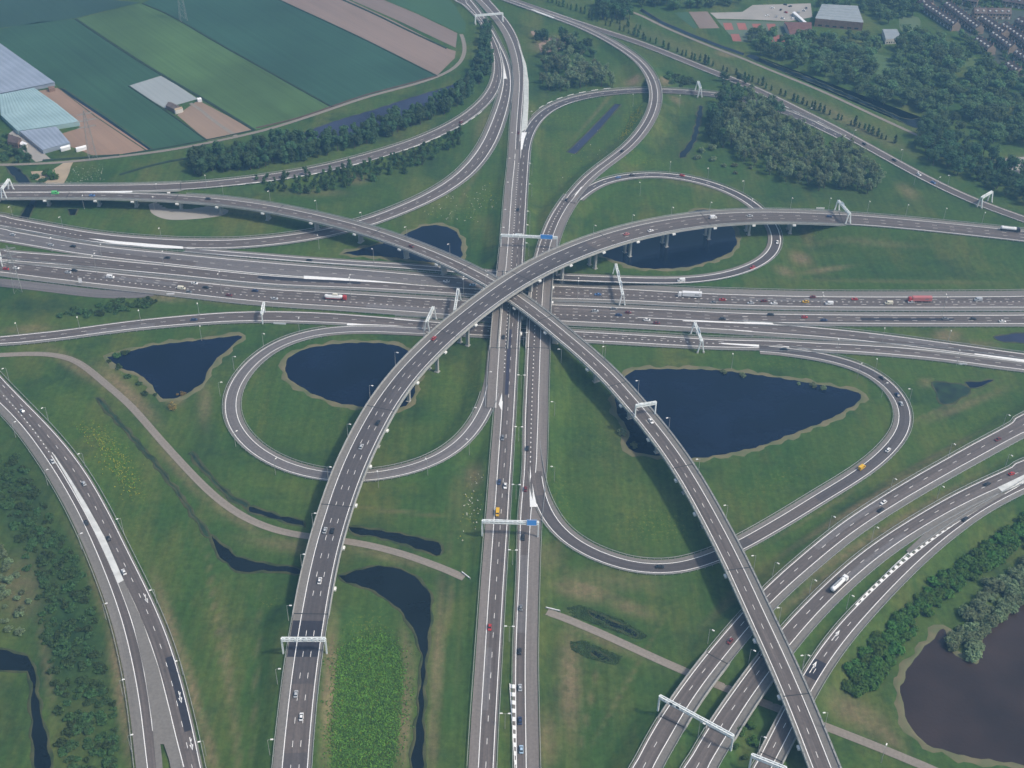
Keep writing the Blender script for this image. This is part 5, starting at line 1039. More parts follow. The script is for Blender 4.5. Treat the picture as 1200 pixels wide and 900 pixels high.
cnt['corner'] = fill('dark_shrub', [(-8, 530), (20, 536), (52, 590), (92, 660), (118, 740), (132, 820), (138, 905), (72, 905), (68, 820), (52, 740), (30, 660), (10, 600), (-8, 580)], 4.4, 'dark bush in the scrub strip beside the corner motorway', 'bush', 'scrub beside the corner motorway', .8, 280, jit=.7)
fill('dark_shrub', [(70, 372), (80, 362), (110, 360), (145, 352), (178, 348), (186, 356), (150, 366), (110, 373)], 5, 'dark bush along the ditch by the disused road', 'bush', 'bushes along the roadside ditch', .95, 40)
fill('dark_shrub', [(-8, 100), (8, 150), (24, 182), (14, 190), (-8, 186)], 6, 'dark tree around the farmhouse', 'tree', 'trees around the farmhouse', 1.6, 12)
fill('darkwood', [(16, 180), (34, 178), (38, 190), (24, 194)], 7, 'dark tree by the farm canal', 'tree', 'trees by the farm canal', .8, 8)
fill('shrub', [(54, 204), (68, 202), (70, 212), (58, 214)], 5, 'round bush in the sandy yard', 'bush', 'bushes in the sandy yard', 1.3, 7)
fill('dark_shrub', [(36, 206), (46, 204), (56, 213), (46, 216)], 5, 'dark bush beside the farm canal', 'bush', 'bushes in the sandy yard', 1.0, 7)
for (x, y), k, l in [((203, 478), 'ochre', 'big straw yellow bush on the shore of the reed lined pond'), ((212, 463), 'ochre', 'smaller straw yellow reed clump at the waterline')]:
    p = unp(x, y); plant(k, p[0], p[1], l, 'bush', None, 1.1 if y > 470 else .8)
for i, (x, y) in enumerate([(163, 450), (150, 442), (138, 431), (170, 462), (137, 417), (147, 413), (128, 424), (183, 463)]):
    p = unp(x, y); plant('dark_shrub', p[0], p[1], 'small bush on the bank of the reed lined pond', 'bush', 'bushes on the reed pond bank', .8)
for i, (x, y) in enumerate([(730, 508), (743, 524), (848, 437), (870, 440), (936, 450), (953, 453), (965, 456)]):
    p = unp(x, y); plant('willow_shrub', p[0], p[1], 'small grey bush on the bank of the triangular pond', 'bush', 'bushes on the triangular pond bank', .9 if i < 2 else .6)
for i, (x, y) in enumerate([(834, 175), (818, 186), (848, 195), (860, 195), (835, 188), (880, 198), (862, 204), (822, 178)]):
    p = unp(x, y); plant('willow_shrub', p[0], p[1], 'single grey bush on the grass below the willow wood', 'bush', 'bushes below the willow wood', .9)
for i, (x, y) in enumerate([(862, 882), (868, 862), (880, 853), (872, 893), (884, 872)]):
    p = unp(x, y); plant('shrub', p[0], p[1], 'green bush on the verge between the lower roads', 'bush', 'bushes between the lower roads', .8)
rx = [690, 735, 800, 887, 960, 1040, 1056]; ry = [20, 37, 63, 97, 129, 163, 170]
for k in range(70):
    if (k*7) % 13 in (3, 8): continue
    x = 690+k*5.2; p = unp(x, float(np.interp(x, rx, ry))+1.5); plant('poplar', p[0]+trg.uniform(-1, 1), p[1]+trg.uniform(-1.5, 1.5), 'slim tree in the long roadside row along the distant motorway', 'tree', 'roadside tree row', .8)
for i in range(24):
    p = unp(630+i*5.2, 2+i*1.6); plant('poplar', p[0]+trg.uniform(-2, 2), p[1]+8, 'slim tree in the short row near the top edge', 'tree', 'short tree row at the top edge', .8)
# flowering field of tall plants: nobody could count them
def herb_stuff(name, poly, n, cols, label, hh=1.3, rag=0.0):
    P = world_poly(poly); x0, y0 = P[:, :2].min(0); x1, y1 = P[:, :2].max(0); rg = random.Random(3); V = []; F_ = []; M_ = []; Q = [tuple(p[:2]) for p in P]; c = 0
    while c < n:
        x, y = rg.uniform(x0, x1), rg.uniform(y0, y1)
        if not inside(Q, np.array((x, y))): continue
        c += 1
        if rg.random() < rag: x += rg.gauss(0, 3.0); y += rg.gauss(0, 4.0)
        z = ground_z(x, y); mi = rg.choices(range(len(cols)), [k[1] for k in cols])[0]; s = rg.uniform(.22, .55)
        for t in range(2):
            b = len(V); a = rg.uniform(0, 6.28); tz = rg.uniform(.4, 1)*hh; dx, dy = math.cos(a)*s, math.sin(a)*s
            V += [(x-dx, y-dy, z+tz*.2), (x+dy*.6, y-dx*.6, z+tz*.9), (x+dx, y+dy, z+tz*.45), (x-dy*.6, y+dx*.6, z+tz)]; F_.append((b, b+1, b+2, b+3)); M_.append(mi)
    o = mesh_obj(name, V, F_, [k[0] for k in cols], fm=M_); tag(o, label, 'plants', kind='stuff')
MT['flower'] = mat('yellow_flower', (.27, .28, .03), .9, .2, .5); MT['lime'] = mat('lime_weed', (.100, .225, .030), .9, .3, .3)
herb_stuff('undergrowth', [(396, 770), (418, 750), (450, 742), (470, 765), (473, 810), (468, 860), (460, 905), (388, 905), (390, 840)], 11000, [('lime', 5), ('leaf_bright', 4), ('leaf_mid', 1)], 'bright green flowering weeds filling the strip beside the winding ditch', .75, .5)
herb_stuff('undergrowth', [(84, 498), (118, 503), (150, 540), (166, 580), (150, 578), (128, 550), (110, 520)], 380, [('flower', 3), ('lime', 3)], 'yellow wild flowers scattered on the grass by the corner motorway', .8, .5)
herb_stuff('undergrowth', [(726, 166), (740, 135), (752, 128), (752, 140), (738, 160), (728, 172)], 420, [('flower', 2), ('leaf_bright', 2)], 'yellow flowers beside the straight ditch', 1.2)
MT['white_flower'] = mat('white_flower', (.55, .56, .50), .9, .1, .5)
herb_stuff('undergrowth', [(480, 235), (540, 228), (575, 215), (585, 245), (560, 262), (500, 255)], 90, [('white_flower', 2), ('flower', 1)], 'pale wild flower tufts on the grass above the far pond', .7)
herb_stuff('undergrowth', [(545, 560), (568, 555), (562, 620), (535, 640)], 60, [('white_flower', 2), ('flower', 1)], 'pale wild flower tufts left of the blue sign gantry', .7)
herb_stuff('undergrowth', [(85, 196), (120, 192), (125, 212), (78, 214)], 120, [('white_flower', 1), ('leaf_grey', 3)], 'pale weedy tufts below the farm road', .7)
herb_stuff('undergrowth', [(665, 180), (700, 150), (735, 190), (690, 215), (640, 230)], 60, [('white_flower', 1), ('flower', 2)], 'pale wild flower tufts beside the branch road', .7)
herb_stuff('undergrowth', [(664, 712), (680, 709), (730, 727), (760, 746), (750, 750), (700, 733), (670, 722)], 1500, [('leaf_dark', 3), ('leaf_mid', 2)], 'dark marsh plants round the long puddle', .5)
herb_stuff('undergrowth', [(668, 752), (685, 751), (730, 770), (722, 780), (690, 772), (670, 762)], 1100, [('leaf_dark', 3), ('leaf_mid', 3)], 'dark marsh plants round the short puddle', .5)
# ------------------------------------------------------------------ sign gantries
def gantry(a, b, key, label, h=9.0, signs=(), portal=True, zz=None, legs=2):
    """a, b: base points of the two ends (px); beam lattice between; signs: (t0, t1, material, height, side)"""
    r = ROADS[key]; za = r.c[r.near(*a), 2] if zz is None else zz
    A, B = np.array(unp(*a, za)), np.array(unp(*b, za)); d = B-A; L = np.linalg.norm(d[:2]); rz = math.atan2(d[1], d[0]); mid = (A+B)/2
    root = thing('sign_gantry', label, 'gantry', (mid[0], mid[1], za), rz, 'sign gantries')
    bm_ = MB(); H = h; D = 1.1
    for y in (-D/2, D/2):
        for z in (H-1.2, H): bm_.bar((-L/2, y, z), (L/2, y, z), .30, k=4)
    n = max(4, int(L/2.2))
    for k in range(n):
        x0, x1 = -L/2+L*k/n, -L/2+L*(k+1)/n
        for y in (-D/2, D/2): bm_.bar((x0, y, H-1.2 if k % 2 else H), (x1, y, H if k % 2 else H-1.2), .12, k=4, cap=False)
        for z in (H-1.2, H): bm_.bar((x0, -D/2 if k % 2 else D/2, z), (x1, D/2 if k % 2 else -D/2, z), .12, k=4, cap=False)
    bm_.build('beam', 'gantry', root)
    for s in (-1, 1):
        for y in ((-1, 1) if legs == 2 else (0,)):
            lg = MB(); x = s*L/2; lg.bar((x, y*D*.45, H+.1), (x, y*1.9, -.5 if zz is None else 0), .46, .50, 4); lg.build('leg', 'gantry', root)
        if legs == 2:
            ft = MB()
            for y in (-1.9, 1.9): ft.box((s*L/2, y, .1), (1.2, 1.2, .9))
            ft.build('foot', 'concrete', root)
    for t0, t1, m, hh, sd in signs:
        x0, x1 = -L/2+L*t0, -L/2+L*t1; y = (D/2+.2)*sd
        sp = MB().box(((x0+x1)/2, y, H-.5+hh*.18), (x1-x0, .18, hh)).build('sign_panel', m, root)
        if m == 'blue_sign':
            fr = MB(); cx, cz = (x0+x1)/2, H-.5+hh*.18
            for zz_ in (cz-hh/2+.1, cz+hh/2-.1): fr.box((cx, y+.11*sd, zz_), (x1-x0-.1, .05, .14))
            for xx in (x0+.1, x1-.1): fr.box((xx, y+.11*sd, cz), (.14, .05, hh-.4))
            fr.build('sign_border', 'white_sign', sp)
    return root
BK = 'gantry'
gantry((557, 28), (589, 25), 'ramp_far', 'far gantry across the central motorway at the top edge', 8.5, [(.08, .45, BK, 2.2, -1)])
gantry((587, 289), (652.5, 292), 'weave_lane', 'long gantry with an oval blue sign above both central carriageways', 9.5, [(.70, .92, 'blue_sign', 3.4, -1), (.25, .38, BK, 2.2, 1)], legs=1)
gantry((565, 627), (630.5, 629), 'main_left', 'long gantry with a blue sign panel at its end over the central motorway', 10, [(.79, .97, 'blue_sign', 3.8, -1), (.25, .36, BK, 1.2, 1)], legs=1)
gantry((332, 765), (383, 765), 'upper_flyover', 'gantry spanning the start of the upper flyover', 9.5, [(.3, .36, BK, 1.4, -1), (.5, .56, BK, 1.4, -1), (.7, .76, BK, 1.4, -1)], legs=1)
gantry((744, 489), (767.5, 485), 'lower_flyover', 'small gantry on the lower flyover above the triangular pond', 8.5, [(.2, .35, BK, 1.3, 1)], legs=1)
gantry((771, 832), (856.5, 879), 'lower_first', 'long slanting gantry across the first two lower roads', 9.5, [(.15, .19, 'gantry_dark', 1.2, -1), (.24, .28, 'gantry_dark', 1.2, -1)], legs=1)
gantry((878, 900), (918, 916), 'lower_third', 'short gantry across the third lower road at the bottom edge', 9, [(.2, .3, BK, 1.2, -1)], legs=1)
gantry((721, 322), (729, 358), 'far_merged', 'gantry with splayed legs over the far carriageway', 8.5, [(.25, .4, BK, 2.2, 1), (.6, .75, BK, 2.2, 1)])
gantry((813, 391), (821, 413), 'collector', 'gantry with splayed legs over the collector road', 8.5, [(.3, .6, BK, 2.2, 1)])
gantry((537, 352), (533, 377), 'near_through', 'pale gantry half hidden by the upper flyover above the near carriageway', 9.0, [(.1, .5, BK, 2.4, 1)])
gantry((508, 374), (500.5, 391), 'collector', 'pale gantry beside the upper flyover above the collector road', 9.5, [(.2, .6, BK, 2.4, 1)])
gantry((310.5, 366), (308, 379), 'near_ramp', 'plain white gantry across the near slip road', 7.5, [(.3, .7, 'white_sign', 1.6, -1)], legs=1)
gantry((980.5, 247), (993.5, 262.5), 'upper_flyover', 'gantry with splayed legs where the upper flyover reaches its embankment', 8.5, [(.2, .4, BK, 2.2, 1)])
gantry((13, 222), (5, 233), 'lower_flyover', 'gantry with splayed legs on the lower flyover at the picture edge', 8.5, [(.3, .7, BK, 2.2, 1)])
gantry((1159.5, 236), (1147.5, 243), 'distant_motorway', 'gantry across the distant motorway by the dark tree belt', 8.5, [(.3, .7, BK, 2.0, 1)])
gantry((817, 106), (820, 114), 'feeder', 'white gantry across the dark feeder road', 8.5, [(.1, .9, BK, 1.8, 1)])
gantry((0, 300), (3, 312), 'near_through', 'gantry over the wide motorway cut by the picture edge', 7, [], legs=1)
# small roadside panels
def panel(px, label, ww=4.5, hh=2.6, rz=0.0, m='white_sign', z0=2.0):
    P = unp(*px); z = ground_z(P[0], P[1]); t = thing('road_sign', label, 'road sign', (P[0], P[1], z), rz)
    for x in (-ww*.35, ww*.35): MB().bar((x, 0, -.3), (x, 0, z0+hh), .09).build('post', 'pole', t)
    MB().box((0, -.1, z0+hh/2), (ww, .12, hh)).build('panel', m, t)
panel((95, 334), 'white road sign on the verge beside the wide motorway', 2.2, 3.4, .2)
panel((328, 380.5), 'low white panel on the verge below the near slip road', 8, 1.3, -.06, z0=.4)
panel((1128, 428), 'low white panel on the verge below the collector road', 5, 1.2, -.1, z0=.4)
panel((1126, 428), 'small white board beside the low verge panel', 1.2, 1.2, -.1, z0=.4)
panel((961, 246), 'pale cabinet shaped panel on the verge beside the upper flyover', 6, 1.8, 0, z0=.3)
panel((200, 345.5), 'pale board lying low beside the disused grey road', 5, 1.1, .1, z0=.3)
def barrier(px, label, rz, ln=6):
    P = unp(*px); t = thing('path_barrier', label, 'barrier', (P[0], P[1], ground_z(P[0], P[1])), rz)
    for x in (-ln/2, ln/2): MB().box((x, 0, .5), (.4, .4, 1.2)).build('post', 'concrete', t)
    MB().box((0, 0, .85), (ln, .35, .5)).build('beam', 'white_sign', t)
barrier((546, 675), 'white barrier at the end of the winding service path', -.8, 6); barrier((648, 715), 'white barrier at the end of the lower service path', -.3, 7)

# ------------------------------------------------------------------ street lamps: built once per kind, then copied
def make_lamp(h, arm, double):
    root = thing('street_lamp', '', 'street lamp')
    mb = MB(); mb.bar((0, 0, -.5), (0, 0, h), .15, .08, 6); mb.build('pole', 'pole', root)
    for s in ((1, -1) if double else (1,)):
        MB().bar((0, 0, h-.1), (arm*s, 0, h+.25), .07, .05, 5).build('arm', 'pole', root)
        MB().box((arm*s+.45*s, 0, h+.28), (1.3, .62, .26), None, 0, (.75, .7)).build('lamp_head', 'lamp_white', root)
    return root
LAMPS = {'single': (make_lamp(10, 1.3, False), 10.3, 1.7), 'double': (make_lamp(10, 1.3, True), 10.3, 0), 'tall': (make_lamp(15, 1.2, True), 15.3, 0)}
LUSED = set()
def lamps(kind, key, heads, where, ondeck=False):
    proto, hh, arm = LAMPS[kind]; r = ROADS[key]; n = len(heads)
    for k, (u, v) in enumerate(heads):
        i = r.near(u, v+12); zr = r.c[i, 2]; Hd = unp(u, v, zr+hh)
        i = int(((r.c[:, :2]-Hd[:2])**2).sum(1).argmin()); d = r.c[i]-Hd; sd = 1 if np.dot(-d[:2], r.n[i][:2]) > 0 else -1
        dirv = -sd*r.n[i][:2]; base = Hd[:2]-dirv*arm
        zb = r.c[i, 2] if in_bridge(r, i) and ondeck else ground_z(base[0], base[1])
        if kind not in LUSED: o = proto; LUSED.add(kind)
        else: o = copy_tree(proto)
        rz = math.atan2(dirv[1], dirv[0]); o.location = (base[0], base[1], zb); o.rotation_euler = (0, 0, rz)
        if n > 1:
            q = ('first', 'second', 'third', 'fourth', 'fifth', 'sixth', 'seventh', 'eighth', 'ninth', 'tenth', 'eleventh', 'twelfth')[k] if k < 12 else str(k+1)+'th'
            lab = 'lamp post, %s from the %s end of the %s' % (q, where[0], where[1])
        else: lab = 'single grey lamp post '+where[1]
        tag(o, lab, 'street lamp', 'street lamps along the roads')
B_, L_ = 'near', 'left'
lamps('single', 'corner_left', [(154, 860), (144, 795), (124, 706), (95, 624), (55, 549), (17, 493)], ('near', 'outer side of the corner motorway'))
lamps('single', 'corner_right', [(233, 868), (206, 774), (176, 691), (137, 607), (92, 531), (49, 477), (3, 431)], ('near', 'inner side of the corner motorway'))
lamps('single', 'upper_flyover', [(318, 865), (327, 782), (340, 708), (356, 649), (369, 601), (387, 547), (410, 497), (436, 452), (465.6, 413), (499, 377)], ('near', 'rising half of the upper flyover'), True)
lamps('single', 'upper_flyover', [(698, 264), (743, 252), (789, 243), (834, 237), (882, 233), (929, 232), (974, 232), (1020, 234), (1065, 239), (1110, 243), (1155, 248)], ('bridge', 'falling half of the upper flyover'), True)
lamps('single', 'lower_flyover', [(314, 224), (369, 235), (422, 249), (474.5, 266), (525, 286), (571, 322)], ('far', 'early half of the lower flyover'), True)
lamps('single', 'lower_flyover', [(707, 406), (746, 446), (782, 489.5), (817, 538), (849.5, 592), (882, 651), (912, 712), (940, 768), (966, 835)], ('pond', 'second half of the lower flyover'), True)
lamps('double', 'main_left', [(614, 386), (611, 438), (608, 499), (605, 566.5), (601, 643.5), (597, 732.5), (592, 834)], ('far', 'grass median of the central motorway'))
lamps('single', 'main_right', [(655, 404), (647, 468), (646.7, 544)], ('far', 'paved shoulder of the right carriageway'))
lamps('single', 'loop_near', [(575, 435), (557, 476.7), (547, 511), (499, 535), (442, 550), (323, 536), (277, 504), (259, 447), (275, 417), (309, 390)], ('joining', 'round loop ramp'))
lamps('single', 'near_ramp', [(17.5, 378), (90, 371), (162, 363), (231, 355), (234, 381), (350, 373)], ('edge', 'near slip road'))
lamps('tall', 'near_through', [(109, 298), (256, 319), (409.5, 323), (543, 325), (678, 327), (820, 341), (965, 344), (1110, 346)], ('picture edge', 'central reservation of the wide motorway'))
lamps('single', 'collector', [(859, 414), (983, 397), (1028, 420), (1125, 410), (707, 400)], ('bridge', 'collector road'))
lamps('single', 'exit_ramp', [(1037, 384), (1115, 387)], ('upper', 'exit slip road'))
lamps('single', 'lower_first', [(836, 737), (912, 659), (978, 605), (1050, 561), (1119, 520), (1183, 486)], ('near', 'first lower road'))
lamps('single', 'lower_second', [(825, 847), (885, 758), (956, 679), (1029, 617), (1106, 569), (1186, 533)], ('near', 'verge between first and second lower roads'))
lamps('single', 'lower_third', [(897, 862), (948, 767), (1000, 697)], ('near', 'third lower road'))
lamps('single', 'path_lower', [(1039, 872)], ('', 'on the bare ground beside the lower service path'))
lamps('single', 'weave_lane', [(590, 266), (592, 245), (595, 213), (597, 185), (600, 155)], ('bridge', 'outer edge of the weaving lane'))
lamps('single', 'main_left', [(617, 283), (618, 262), (618.4, 246), (620.7, 214), (621, 190)], ('bridge', 'inner edge of the left carriageway'))
lamps('single', 'feeder', [(623, 130), (742, 110), (797, 111)], ('weaving lane', 'dark feeder road'))
lamps('single', 'ramp_far', [(10, 242), (69, 254), (186, 267), (372, 275), (436, 291)], ('picture edge', 'far slip road'))
lamps('single', 'ramp_far', [(59, 278), (117.5, 286), (190, 294)], ('picture edge', 'reservation beside the far slip road'))
lamps('single', 'slip_left', [(94, 217), (177, 219), (181, 205), (240, 205), (259, 211)], ('picture edge', 'tree belt slip road'))
lamps('single', 'loop_far', [(750, 211), (786, 189), (830, 196), (871, 211)], ('branch', 'far loop ramp'))
lamps('single', 'loop_right', [(1010, 425), (1066, 455), (1040, 448)], ('upper', 'triangular loop ramp'))
lamps('single', 'distant_motorway', [(951, 127), (1003, 152), (1057, 175), (1076, 201), (1112, 205), (1102, 207)], ('upper', 'distant motorway'))

# ------------------------------------------------------------------ vehicles
def paint_mat(n, c, metal=.0):
    m = mat('car_paint_'+n, c, .35, .04, 2, spec=.5); m.node_tree.nodes['Principled BSDF'].inputs['Coat Weight'].default_value = .4; MT['car_'+n] = m
for n, c in dict(white=(.78, .78, .76), silver=(.45, .47, .48), grey=(.18, .19, .20), black=(.022, .023, .026), navy=(.03, .05, .12), blue=(.10, .20, .42), red=(.42, .035, .03), maroon=(.16, .03, .03), yellow=(.72, .42, .02), green=(.12, .55, .16), lightblue=(.40, .55, .68), pink=(.50, .16, .15), cream=(.70, .66, .52)).items(): paint_mat(n, c)
MT['lamp_red'] = mat('rear_lamp', (.35, .02, .02), .3, .05, 3); MT['lamp_clear'] = mat('head_lamp', (.75, .75, .7), .2, .05, 3)
def loft(sections, name, m, root):
    """sections: (x, [(y, z), ...]) rings of equal length"""
    V = []; F_ = []; k = len(sections[0][1])
    for x, ring in sections:
        for y, z in ring: V.append((x, y, z))
    for i in range(len(sections)-1):
        for j in range(k): F_.append((i*k+j, i*k+(j+1) % k, (i+1)*k+(j+1) % k, (i+1)*k+j))
    F_.append(tuple(reversed(range(k)))); F_.append(tuple((len(sections)-1)*k+j for j in range(k)))
    o = mesh_obj(name, V, F_, m, root, smooth=False); bm = bmesh.new(); bm.from_mesh(o.data); bmesh.ops.recalc_face_normals(bm, faces=bm.faces); bm.to_mesh(o.data); bm.free(); return o
def wheels(root, xs, half, rad, wd=.24):
    for x in xs:
        for s in (1, -1):
            wh = MB().bar((x, s*(half-wd), rad), (x, s*half, rad), rad, k=10).build('wheel', 'tyre', root)
            MB().bar((x, s*half, rad), (x, s*(half+.012), rad), rad*.58, k=8).build('rim', 'steel', wh)
def ringb(w, z0, z1, tw=1.0): return [(-w, z0), (w, z0), (w, z0+(z1-z0)*.6), (w*tw, z1), (-w*tw, z1), (-w, z0+(z1-z0)*.6)]
def make_car(color, kind):
    nm = {'car': 'parked_car'[7:], 'hatch': 'car', 'van': 'van'}[kind]; root = thing(nm, '', 'car' if kind != 'van' else 'van'); m = 'car_'+color
    if kind == 'van':
        loft([(-2.5, ringb(.90, .40, 2.15, .90)), (-2.4, ringb(.95, .35, 2.30, .90)), (1.1, ringb(.95, .35, 2.30, .88)), (1.85, ringb(.93, .35, 1.45, .92)), (2.5, ringb(.86, .40, 1.10, .95))], 'body', m, root)
        loft([(1.08, ringb(.80, 1.45, 2.20, .92)), (1.20, ringb(.80, 1.40, 2.16, .92)), (1.90, ringb(.80, 1.36, 1.46, .97))], 'windscreen', 'glass', root)
        for s in (1, -1): MB().box((.62, s*.935, 1.70), (.95, .05, .55)).build('side_window', 'glass', root)
        wheels(root, (1.55, -1.5), .97, .34); xl, zl = 2.5, .75
    else:
        e = .0 if kind == 'car' else .35
        loft([(-2.15+e, ringb(.74, .42, .86, .94)), (-2.0+e, ringb(.86, .28, .96, .93)), (-.9, ringb(.89, .26, .98, .95)), (.9, ringb(.89, .26, .96, .95)), (1.85, ringb(.85, .28, .80, .92)), (2.1, ringb(.72, .40, .66, .92))], 'body', m, root)
        loft([(-1.75+e*1.0, ringb(.70, .93, .96, .95)), (-1.15+e*.6, ringb(.72, .93, 1.41, .80)), (.35, ringb(.72, .93, 1.43, .80)), (1.15, ringb(.72, .90, .95, .95))], 'window_band', 'glass', root)
        MB().box((-.38+e*.3, 0, 1.435), (1.45, 1.12, .05), None, 0, (.92, .9)).build('roof', m, root)
        wheels(root, (1.30, -1.30+e*.4), .90, .31); xl, zl = 2.02, .62
    for s in (1, -1):
        MB().box((xl-.02, s*.58, zl), (.12, .30, .14)).build('headlight', 'lamp_clear', root)
        MB().box((-xl-(.45 if kind == 'van' else .06)+(.35 if kind == 'hatch' else 0), s*.62, zl+.12), (.10, .22, .18)).build('tail_light', 'lamp_red', root)
    return root
def make_truck(cab, box, kind, ln):
    root = thing({'box': 'truck', 'tank': 'tanker_truck', 'silo': 'tanker_truck'}[kind], '', 'truck'); h = ln/2
    loft([(h-2.3, ringb(1.2, .7, 3.3, .95)), (h-.5, ringb(1.22, .6, 3.2, .94)), (h-.05, ringb(1.2, .6, 2.2, .96)), (h, ringb(1.15, .7, 1.6, .97))], 'cab', 'car_'+cab, root)
    loft([(h-.42, ringb(1.05, 2.0, 2.95, .95)), (h-.05, ringb(1.1, 1.85, 2.2, .96)), (h+.02, ringb(1.05, 1.8, 1.95, .97))], 'windscreen', 'glass', root)
    MB().box((-.2, 0, .85), (ln-.6, .9, .3)).build('chassis', 'tyre', root)
    if kind == 'box':
        b = MB().box((-1.35, 0, 2.45), (ln-2.9, 2.5, 2.75)).build('cargo_box', 'car_'+box, root); MB().box((-1.35-(ln-2.9)/2-.03, 0, 2.4), (.06, 2.3, 2.5)).build('rear_door', 'car_silver', b)
        for s in (1, -1): MB().box((-ln*.28, s*1.26, 2.4), (ln*.16, .02, .7)).build('side_lettering', 'car_grey', b)
    else:
        k = 12; sec = []
        for x, rr in ((-h+.1, .55), (-h+.4, 1.05), (-h+.9, 1.25), (h-3.4, 1.25), (h-2.9, 1.05), (h-2.6, .55)): sec.append((x, [(math.cos(6.283*j/k)*rr, 2.35+math.sin(6.283*j/k)*rr) for j in range(k)]))
        t = loft(sec, 'tank', 'car_'+box, root)
        MB().box((-1.3, 0, 3.62), (ln*.5, .7, .12)).build('walkway', 'steel', t)
        if kind == 'tank':
            MB().box((-.3, 0, 3.95), (3.6, 1.5, .9), None, 0, (.8, .8)).build('filling_dome', 'car_cream', t)
            for s in (1, -1): MB().box((-1.3, s*1.27, 1.95), (ln*.62, .06, .55)).build('red_stripe', 'car_white', t); MB().box((-1.3, s*1.25, 1.45), (ln*.7, .08, .7)).build('skirt', 'car_red', t)
    wheels(root, (h-1.2, -h+1.3, -h+2.6, -h+3.9), 1.22, .5, .35)
    return root
CARS = {}
def vehicle(px, key, kind, color, label, rev=None, off=0.0):
    r = ROADS[key]; i = r.near(*px); P = unp(px[0], px[1], r.c[i, 2]+.6); i = int(((r.c[:, :2]-P[:2])**2).sum(1).argmin())
    lat = float(np.dot(P[:2]-r.c[i, :2], r.n[i][:2])); lim = r.hw[i]-1.2; lat = max(-lim, min(lim, lat))
    p = r.c[i]+r.n[i]*lat; rv = REV.get(key, False) if rev is None else rev
    kk = (kind, color)
    if kk in CARS: o = copy_tree(CARS[kk])
    else:
        o = make_truck(*color, kind, {'box': 15.5, 'tank': 14.5, 'silo': 13.5}[kind]) if isinstance(color, tuple) else make_car(color, kind); CARS[kk] = o
    slope = math.atan2(r.c[min(i+2, len(r.c)-1), 2]-r.c[max(i-2, 0), 2], 12.0)
    o.location = (p[0], p[1], p[2]+.03); o.rotation_euler = (0, slope if rv else -slope, r.heading(i)+(math.pi if rv else 0))
    cat = o['category']; tag(o, label, cat, 'vehicles on the roads'); return o
REV = {k: True for k in ('far_through', 'far_second', 'far_merged', 'main_left', 'weave_lane', 'corner_left', 'loop_far_tail')}
REV.update({'lower_first': True, 'slip_left': False, 'feeder': True, 'collector': False, 'ramp_far': False, 'loop_right': False, 'upper_flyover': False})
UF, LF, NT, FM = 'upper_flyover', 'lower_flyover', 'near_through', 'far_merged'
